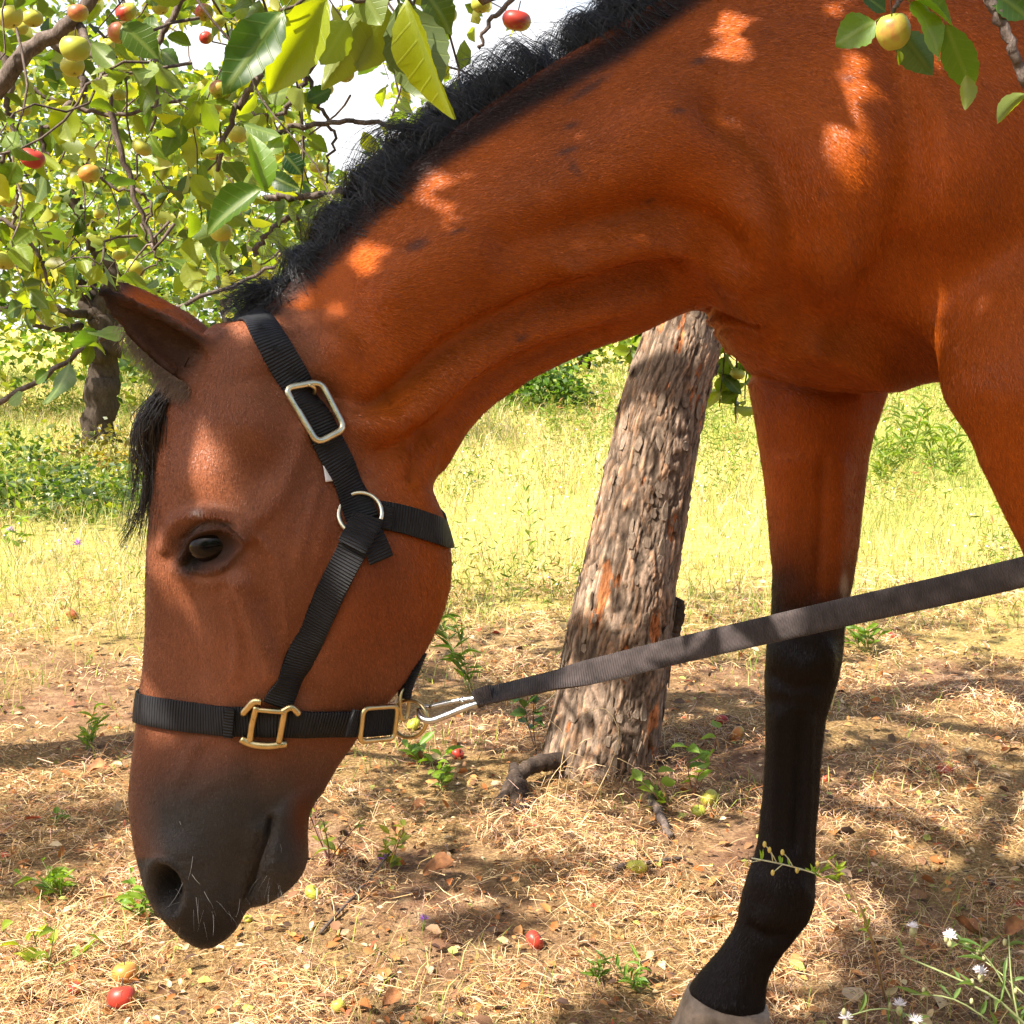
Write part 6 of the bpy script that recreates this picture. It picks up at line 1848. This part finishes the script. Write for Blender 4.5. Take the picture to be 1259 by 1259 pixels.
o = link('meadow_flowers', mesh_np('meadow_flowers', V, F, True, C), M_grass); tag(o, 'small white and lilac meadow flowers scattered through the yellow field', 'flowers', None, 'stuff')
# straw litter
def soil_mask(x, y):
    q = proj(np.stack([x, y, np.zeros(len(x))], 1))
    m = np.zeros(len(x))
    for cx, cy_, rx, ry in [(70, 850, 130, 75), (550, 1080, 90, 55), (110, 780, 120, 40), (480, 1150, 60, 30), (640, 1110, 80, 30)]:
        m = np.maximum(m, np.exp(-(((q[:, 0] - cx) / rx) ** 2 + ((q[:, 1] - cy_) / ry) ** 2) ** 1.5))
    return m
n = 290000
y = np.exp(rg.uniform(math.log(1.45), math.log(6.2), n)); x = rg.uniform(-1, 1, n) * (.54 * y + .45)
vn = vnoise(x, y, 3.2, 5.0); vn2 = vnoise(x, y, 9, 15.0)
keep = rg.random(n) < np.clip(.55 + 1.3 * vn + .7 * vn2, .08, 1) * (1 - .85 * soil_mask(x, y)) * np.clip((6.4 - y) / 1.5, 0, 1)
x, y, vn, vn2 = x[keep], y[keep], vn[keep], vn2[keep]; n = len(x)
L = rg.gamma(2.6, .0085, n) + .006; wd = rg.uniform(.0005, .0015, n) * np.clip(y / 2.4, .8, 2)
a = rg.uniform(0, 2 * np.pi, n); d = np.stack([np.cos(a), np.sin(a), np.zeros(n)], 1); s = np.stack([-np.sin(a), np.cos(a), np.zeros(n)], 1)
bz = ground_z(x, y) + rg.gamma(1.6, .0055, n) * np.clip(1 + 1.5 * vn, .3, 2) + .035 * np.exp(-((np.hypot(x - PT[2, :, 0].mean(), y - PT[2, :, 1].mean()) - .15) / .05) ** 2) * rg.random(n)
mid = np.stack([x, y, bz], 1)
bend = rg.normal(size=n) * .22; tilt = rg.normal(size=n) * .20 
pts = []
for t in (-.5, 0, .5):
    pts.append(mid + d * (L * t)[:, None] + s * (L * bend * (abs(t) * 2) ** 2)[:, None] + np.array([0, 0, 1.0]) * (L * tilt * t * 2 + np.where(t == 0, .15 * L, 0))[:, None])
hv = s * .75 + np.array([0, 0, .6]) * rg.normal(size=n)[:, None]; hv /= np.linalg.norm(hv, axis=1)[:, None]; hv = hv * (wd / 2)[:, None]
V = np.stack([pts[0] - hv, pts[0] + hv, pts[1] + hv, pts[1] - hv, pts[2] + hv * .5, pts[2] - hv * .5], 1)
V[:, :, 2] = np.maximum(V[:, :, 2], ground_z(V[:, :, 0], V[:, :, 1]) + .0005)
k = np.arange(n)[:, None] * 6
F = np.concatenate([k + np.array([[0, 1, 2, 3]]), k + np.array([[3, 2, 4, 5]])])
cs = pal(n, rg, STRAW, [3.4, 3.0, 2.2, 1.5, 1.5, 1.6]) * (1 + .55 * np.clip(vn + .5 * vn2, -.8, .6))[:, None]; 
o = link('straw_litter', mesh_np('straw_litter', V.reshape(-1, 3), F, True, np.repeat(cs, 6, 0)), M_straw); tag(o, 'pale dry straw and mown grass littering the ground under the apple trees', 'straw', None, 'stuff')
# crumbs, dry leaf scraps
n = 16000
y = np.exp(rg.uniform(math.log(1.5), math.log(5.4), n)); x = rg.uniform(-1, 1, n) * (.54 * y + .45)
z = ground_z(x, y) + rg.uniform(.002, .018, n)
a_ = rg.normal(size=(n, 3)); a_[:, 2] *= .3; nn = rg.normal(size=(n, 3)) * .5 + np.array([0, 0, 1]); L = rg.gamma(2.2, .0045, n) + .004
V, F, C = leaf_mass(np.stack([x, y, z], 1), a_, nn, L, L * rg.uniform(.4, .9, n), pal(n, rg, [(.30, .11, .03), (.44, .21, .07), (.20, .10, .05), (.07, .04, .026), (.52, .38, .22), (.42, .08, .04), (.30, .32, .08)], [3, 3, 3, 2.4, 2.5, .35, .7]))
o = link('leaf_litter', mesh_np('leaf_litter', V, F, True, C), M_straw); tag(o, 'scraps of dry brown leaves and soil crumbs between the straw', 'leaf litter', None, 'stuff')
# thin short grass through the litter, thicker toward the field
n = 30000
y = np.exp(rg.uniform(math.log(1.6), math.log(6.0), n)); x = rg.uniform(-1, 1, n) * (.52 * y + .25)
vn = vnoise(x, y, 2.2, 25.0)
keep = rg.random(n) < np.clip((vn - .08) * 3.0, 0, 1) * .55 + np.clip((y - 3.3) / 2.2, 0, .75) * (vn > -.25); x, y = x[keep], y[keep]; n = len(x)
V, F, C = blades(x, y, rg.uniform(.02, .085, n), rg.uniform(.0012, .0028, n) * np.clip(y / 2.5, .8, 2), rg.uniform(.2, 1.3, n), pal(n, rg, [(.20, .27, .05), (.33, .36, .07), (.50, .42, .16), (.44, .34, .14)], [2, 2, 2.2, 1.6]), rg, 'g', None)
o = link('short_grass', mesh_np('short_grass', V, F, True, C), M_grass); tag(o, 'thin short grass coming up through the straw', 'grass', None, 'stuff')

# ================================================================== SMALL PLANTS AND FINDS
M_wleaf = leaf_material('weed_leaf', False, (.07, .15, .02), (.15, .24, .03), (2.4, 2.2, .8), .4)
LANCE = []
V, F, UV = leaf_template(.3, .35, 0, 6); V2 = V.copy(); me = mesh_np('leaf', V2, F, True, None, UV); me.materials.append(M_wleaf); LANCE.append(me)
V, F, UV = leaf_template(.2, -.1, 1, 6); me = mesh_np('leaf', V, F, True, None, UV); me.materials.append(M_wleaf); LANCE.append(me)
STEMM = {}
def stem_mat(c):
    if c not in STEMM: STEMM[c] = flat_mat('weed_stem', c, .7, 0, .25, 80)
    return STEMM[c]
rp_ = np.random.default_rng(8)
def weed_leaf(t, b0, a, nrm, L, Wd, color):
    a_, s_, n_ = basis(b0, a, nrm)
    o = bpy.data.objects.new('leaf', LANCE[int(rp_.integers(2))])
    M = Matrix(((a_[0], s_[0], n_[0], 0), (a_[1], s_[1], n_[1], 0), (a_[2], s_[2], n_[2], 0), (0, 0, 0, 1)))
    o.matrix_basis = Matrix.Translation(Vector([float(c) for c in b0]) - t.location) @ M @ Matrix.Diagonal((L, Wd, L, 1)); o.color = (*color, 1)
    COL.objects.link(o); o.parent = t
def stem(t, P, r0, r1, c):
    P = cr(np.array(P, float), 10); V, F = tube(P, np.linspace(r0, r1, 10), 5)
    link('stem', mesh_np('stem', V, F), stem_mat(c), t); return P
def plant(name, label, px, py, h, stems, leaves, L, Wd, color, sc=(.16, .20, .05), lean=.25, up=.5, cat='plant', skip=.2):
    b0 = G(px, py); t = empty(name, b0); tag(t, label, cat)
    for k in range(stems):
        e = b0 + np.array([rp_.normal() * lean * h, rp_.normal() * lean * h, h * rp_.uniform(.75, 1.05)])
        P = stem(t, [b0 + rp_.normal(size=3) * .004, b0 * .55 + e * .45 + rp_.normal(size=3) * .1 * h * .3, e], .0018, .0008, sc)
        for i in range(leaves):
            f = skip + (1 - skip) * (i + rp_.random()) / leaves; p = P[min(9, int(f * 9.99))]
            g_ = rp_.uniform(0, 6.28); a = np.array([math.cos(g_), math.sin(g_), up + rp_.normal() * .25])
            weed_leaf(t, p, a, np.array([0, -.2, 1.0]) + rp_.normal(size=3) * .3, L * rp_.uniform(.6, 1.1), Wd * rp_.uniform(.7, 1.1), tuple(c * .72 for c in color))
    return t
plant('sapling', 'dark leaved apple sapling just left of the leaning trunk', 662, 925, .20, 2, 11, .045, .030, (.55, .75, .8), (.10, .06, .04), .12, .4, 'sapling', .45)
plant('weed', 'tall narrow leaved green weed left of the trunk before the field', 578, 850, .24, 3, 14, .07, .010, (1.1, 1.1, .9), lean=.3)
plant('weed', 'bright green rosette weed below the brass lead ring', 521, 938, .05, 3, 5, .055, .022, (1.5, 1.6, .9), lean=.5)
plant('weed', 'green tuft of narrow leaves on the shaded soil at the left', 76, 1090, .06, 5, 6, .045, .008, (1.5, 1.5, .8), lean=.5)
plant('weed', 'small two leaved green seedling above the tuft at the left', 66, 1010, .03, 2, 3, .03, .016, (1.2, 1.4, .8), lean=.5)
plant('seedling', 'broad leaved seedling with reddish stem right of the trunk', 852, 975, .14, 3, 5, .045, .030, (1.5, 1.5, .9), (.22, .08, .05), .35, .4, 'plant', .35)
plant('seedling', 'pale broad leaved seedling at the right foot of the trunk', 822, 985, .08, 3, 4, .045, .028, (1.9, 1.7, 1.0), (.22, .10, .05), .4, .3, 'plant', .3)
plant('weed', 'small green herb on the straw left of the hoof', 783, 1200, .055, 4, 7, .030, .006, (1.3, 1.4, .9), lean=.3)
plant('weed', 'grey green herb between the red windfall and the hoof', 735, 1190, .05, 3, 7, .028, .006, (.9, 1.0, 1.1), lean=.3)
plant('weed', 'sparse weed with dark red stems right of the horse chin', 405, 1060, .13, 5, 3, .035, .014, (1.7, 1.2, .8), (.12, .05, .035), .35, .4, 'plant', .3)
plant('weed', 'yellowing weed under the horse throat beside curled brown leaves', 475, 1065, .07, 4, 5, .035, .016, (2.2, 1.4, .7), (.25, .12, .05), .5)
plant('weed', 'yellow green weed in the grass at the far left', 105, 915, .08, 5, 6, .045, .010, (1.8, 1.6, .8), lean=.5)
plant('weed', 'ragged green weed left of the muzzle on the straw', 170, 1120, .06, 4, 6, .035, .014, (1.6, 1.6, .8), lean=.6)
plant('weed', 'yellow sprout above the red windfalls at the lower left', 55, 1195, .07, 4, 4, .035, .018, (2.2, 1.7, .7), lean=.5)
plant('weed', 'leafy green weed behind the root left of the trunk', 545, 970, .06, 4, 5, .035, .018, (1.7, 1.6, .9), lean=.5)
for k, (px, py, h) in enumerate([(1110, 585, .52), (1150, 590, .45), (1085, 600, .40), (1175, 600, .40)]):
    plant('tall_weed', ['tallest slender yellow green weed under the horse belly', 'slender field weed right of the tallest one under the belly', 'slender field weed close beside the black leg', 'slender field weed farthest right under the belly'][k], px, py, h, 7, 12, .11, .016, (1.5, 1.4, .7), (.30, .30, .08), .22, .8)
plant('tall_weed', 'spindly green weed alone in the middle of the field', 645, 700, .42, 1, 12, .07, .012, (1.4, 1.3, .8), (.30, .30, .08), .05, .6)
plant('tall_weed', 'stalky weed at the left edge before the low bush', 20, 690, .5, 6, 8, .07, .02, (1.4, 1.3, .8), (.30, .22, .08), .3, .6)
plant('tall_weed', 'low leafy weed at the right side of the black leg', 1068, 800, .16, 6, 7, .07, .02, (1.1, 1.2, .8), (.25, .25, .06), .5, .5)
# thistle-like weed in the lower right corner, with white tufted heads
m_fl = flat_mat('white_floret', (.78, .74, .78), .7); m_bud = flat_mat('pale_bud', (.33, .31, .15), .8); m_pf = flat_mat('purple_petal', (.34, .12, .55), .6)
def floret(t, c, r, mat, n=54, name='flower_head'):
    mb = MB()
    for k in range(n):
        d = rp_.normal(size=3); d[2] = abs(d[2]) + .1; d /= np.linalg.norm(d)
        V, F = tube(np.array([c, c + d * r * .6, c + d * r * rp_.uniform(.8, 1.15)]), np.array([.0012, .0009, .0004]) * (r / .016), 4, cap=False); mb.add(V, F)
    o = link(name, mb.mesh(name), mat, t); o['kind'] = 'stuff'
def bud(t, c, r):
    V, F = uv_sphere(c, r, 8, 6, (.75, .75, 1.3)); link('bud', mesh_np('bud', V, F), m_bud, t)
th = empty('thistle', G(1262, 1300)); tag(th, 'grey green star thistle with white tufted flowers in the lower right corner', 'thistle')
b0 = np.array(th.location)
TY2 = 1.62
for pts, rr in [([(1290, 1290, 1.6), (1230, 1232, 1.58), (1180, 1205, 1.57), (1110, 1175, 1.58)], .0022), ([(1262, 1300, 1.6), (1245, 1215, 1.6), (1240, 1150, 1.62)], .0018), ([(1250, 1240, 1.6), (1215, 1180, 1.6), (1178, 1160, 1.6)], .0014), ([(1262, 1290, 1.6), (1180, 1232, 1.56), (1120, 1222, 1.55)], .0016), ([(1200, 1300, 1.56), (1130, 1255, 1.55), (1085, 1240, 1.56), (1040, 1250, 1.56)], .0016), ([(1262, 1225, 1.6), (1222, 1190, 1.62), (1195, 1172, 1.64)], .0012)]:
    P = stem(th, [W(*p) for p in pts], rr, rr * .5, (.26, .30, .12))
    for k in range(6):
        p = P[int(rp_.integers(2, 10))]; a = rp_.normal(size=3); a[2] = abs(a[2])
        weed_leaf(th, p, a, rp_.normal(size=3) * .4 + np.array([0, -.3, 1]), rp_.uniform(.018, .042), rp_.uniform(.003, .007), (1.15, 1.05, 2.4))
    for k in range(2):
        p = P[int(rp_.integers(4, 10))]; bud(th, p + np.array([rp_.normal() * .008, 0, .006]), rp_.uniform(.0028, .0045))
for x, y, Y, r in [(1168, 1152, 1.6, .010), (1106, 1236, 1.55, .009), (1125, 1255, 1.55, .010), (1040, 1252, 1.56, .009), (1206, 1196, 1.62, .010), (1122, 1140, 1.66, .008)]:
    floret(th, W(x, y, Y), r, m_fl); bud(th, W(x, y + 6, Y), .006)
# dry stalk whose tip crosses the black leg
tw = empty('dry_weed', G(1090, 1215)); tag(tw, 'spindly budding weed whose pale side stem crosses the black leg', 'plant')
stem(tw, [np.array(tw.location), W(1070, 1150, 1.58), W(1045, 1090, 1.56), W(1018, 1058, 1.55)], .0022, .0012, (.36, .24, .10))
P = stem(tw, [W(1005, 1075, 1.55), W(990, 1070, 1.55), W(960, 1062, 1.54), W(924, 1055, 1.54)], .0010, .0009, (.60, .58, .38))
for x0, y0, x1, y1 in [(955, 1061, 940, 1038), (950, 1060, 946, 1045), (975, 1066, 962, 1048), (962, 1063, 950, 1073), (935, 1058, 918, 1062), (990, 1070, 980, 1070), (1018, 1060, 1005, 1062)]:
    a, e = W(x0, y0, 1.54), W(x1, y1, 1.535)
    V, F = tube(cr([a, (a + e) / 2 + np.array([.001, 0, .001]), e], 5), .0007, 5); link('twig', mesh_np('twig', V, F), stem_mat((.55, .52, .30)), tw)
    V, F = uv_sphere(e, .0031, 8, 6, (.8, .8, 1.3)); link('bud', mesh_np('bud', V, F), flat_mat('yellow_bud', (.55, .42, .10), .7) if x0 == 955 else bpy.data.materials['yellow_bud'], tw)
for k in range(16):
    f = rp_.uniform(0, 1); b_ = W(1018 + 55 * f, 1058 + 100 * f, 1.56); a = rp_.normal(size=3); a[2] = abs(a[2]) * .6
    weed_leaf(tw, b_, a, np.array([0, -.5, 1]) + rp_.normal(size=3) * .3, rp_.uniform(.015, .028), .005, (1.9, 1.5, .9))
for k in range(12):
    a, e = P[int(rp_.integers(1, 9))], None
    d = rp_.normal(size=3) * .5 + np.array([0, 0, .6])
    weed_leaf(tw, a, d, np.array([0, -1, .3]), rp_.uniform(.008, .014), .003, (1.9, 1.8, 1.6))
# purple flowers
for x, y, lab in [(470, 1048, 'little purple flower beside the sparse weed below the horse throat'), (522, 1127, 'little purple flower lying on the bare soil'), (96, 664, 'violet flower in the weeds left of the forelock'), (15, 650, 'violet flower by the low bush at the left edge')]:
    b_ = G(x, y + 14); t = empty('wildflower', b_); tag(t, lab, 'flower')
    c = b_ + np.array([0, 0, PX(14, b_[1])]); V, F = tube(np.array([b_, c]), .0009, 4); link('stem', mesh_np('stem', V, F), stem_mat((.16, .20, .05)), t)
    floret(t, c, PX(8, b_[1]), m_pf, 22, 'petals')
# curled dead leaves and bark scraps on the ground
m_dead = flat_mat('dead_leaf', (.25, .10, .032), .75, 0, .5, 60, .004)
for x, y, L, ang_, lab in [(520, 1078, .085, .2, 'large curled orange brown dead leaf on the soil right of the chin'), (488, 1030, .05, 1.9, 'brown dead leaf standing on edge above the curled one'), (505, 1000, .05, .6, 'orange dead leaf on the litter under the lead rope'), (250, 960, .0, 0, ''), (105, 945, .07, .3, 'pale orange dead leaf on sunlit soil left of the muzzle'), (1210, 1150, .075, 2.6, 'brown curled dead leaf behind the thistle'), (1235, 1148, .06, .5, 'rust brown dead leaf at the right edge behind the thistle'), (470, 1240, .05, .8, 'grey brown dead leaf at the bottom edge'), (960, 1225, .05, 2.9, 'reddish dead leaf beside the hoof')]:
    if not L: continue
    V, F, UV = leaf_template(.9, -.5, 3, 8); L *= .72; me = mesh_np('dead_leaf', V * np.array([L, L * .8, L * .7]), F, True, None, UV); me.materials.append(m_dead)
    o = link('dead_leaf', me, None, None, G(x, y) + np.array([0, 0, .012])); o.rotation_euler = (.35, -.1, ang_); tag(o, lab, 'dead leaf')
o, _ = branch_obj(None, [G(800, 978) + np.array([0, 0, .012]), G(812, 998) + np.array([0, 0, .016]), G(824, 1020) + np.array([0, 0, .010])], .012, .008, 6, .004, 'bark_scrap', 8); tag(o, 'flat pinkish scrap of fallen bark right of the trunk foot', 'bark')
o, _ = branch_obj(None, [G(758, 1060) + np.array([0, 0, .008]), G(800, 1056) + np.array([0, 0, .010]), G(840, 1048) + np.array([0, 0, .006])], .006, .004, 7, .004, 'fallen_stick', 10); tag(o, 'short dark stick lying under the yellow green windfall', 'stick')
o, _ = branch_obj(None, [G(392, 1150) + np.array([0, 0, .006]), G(440, 1105) + np.array([0, 0, .012]), G(480, 1060) + np.array([0, 0, .03])], .003, .002, 6, .004, 'fallen_stick', 12); tag(o, 'thin slanting twig on the straw right of the lower lip', 'stick')
o, _ = branch_obj(None, [G(1010, 1002) + np.array([0, 0, .006]), G(1060, 998) + np.array([0, 0, .010]), G(1190, 1000) + np.array([0, 0, .006])], .003, .002, 6, .004, 'fallen_stick', 12); tag(o, 'long thin stick lying across the straw right of the leg', 'stick')
# dry stalks curling at the foot of the trunk
ds = empty('dry_stalks', G(690, 985)); tag(ds, 'pale dry grass stalks curling up against the foot of the trunk', 'dry grass')
for pts in [[(690, 1000), (700, 950), (712, 915), (735, 905)], [(682, 990), (690, 940), (694, 905), (670, 880)], [(705, 995), (712, 960), (722, 935), (700, 925)], [(715, 1000), (760, 915), (745, 872), (715, 878)], [(668, 985), (676, 960), (700, 930), (720, 912)]]:
    b_ = G(*pts[0]); stem(ds, [b_] + [W(x, y, b_[1]) for x, y in pts[1:]], .0010, .0006, (.52, .38, .20))
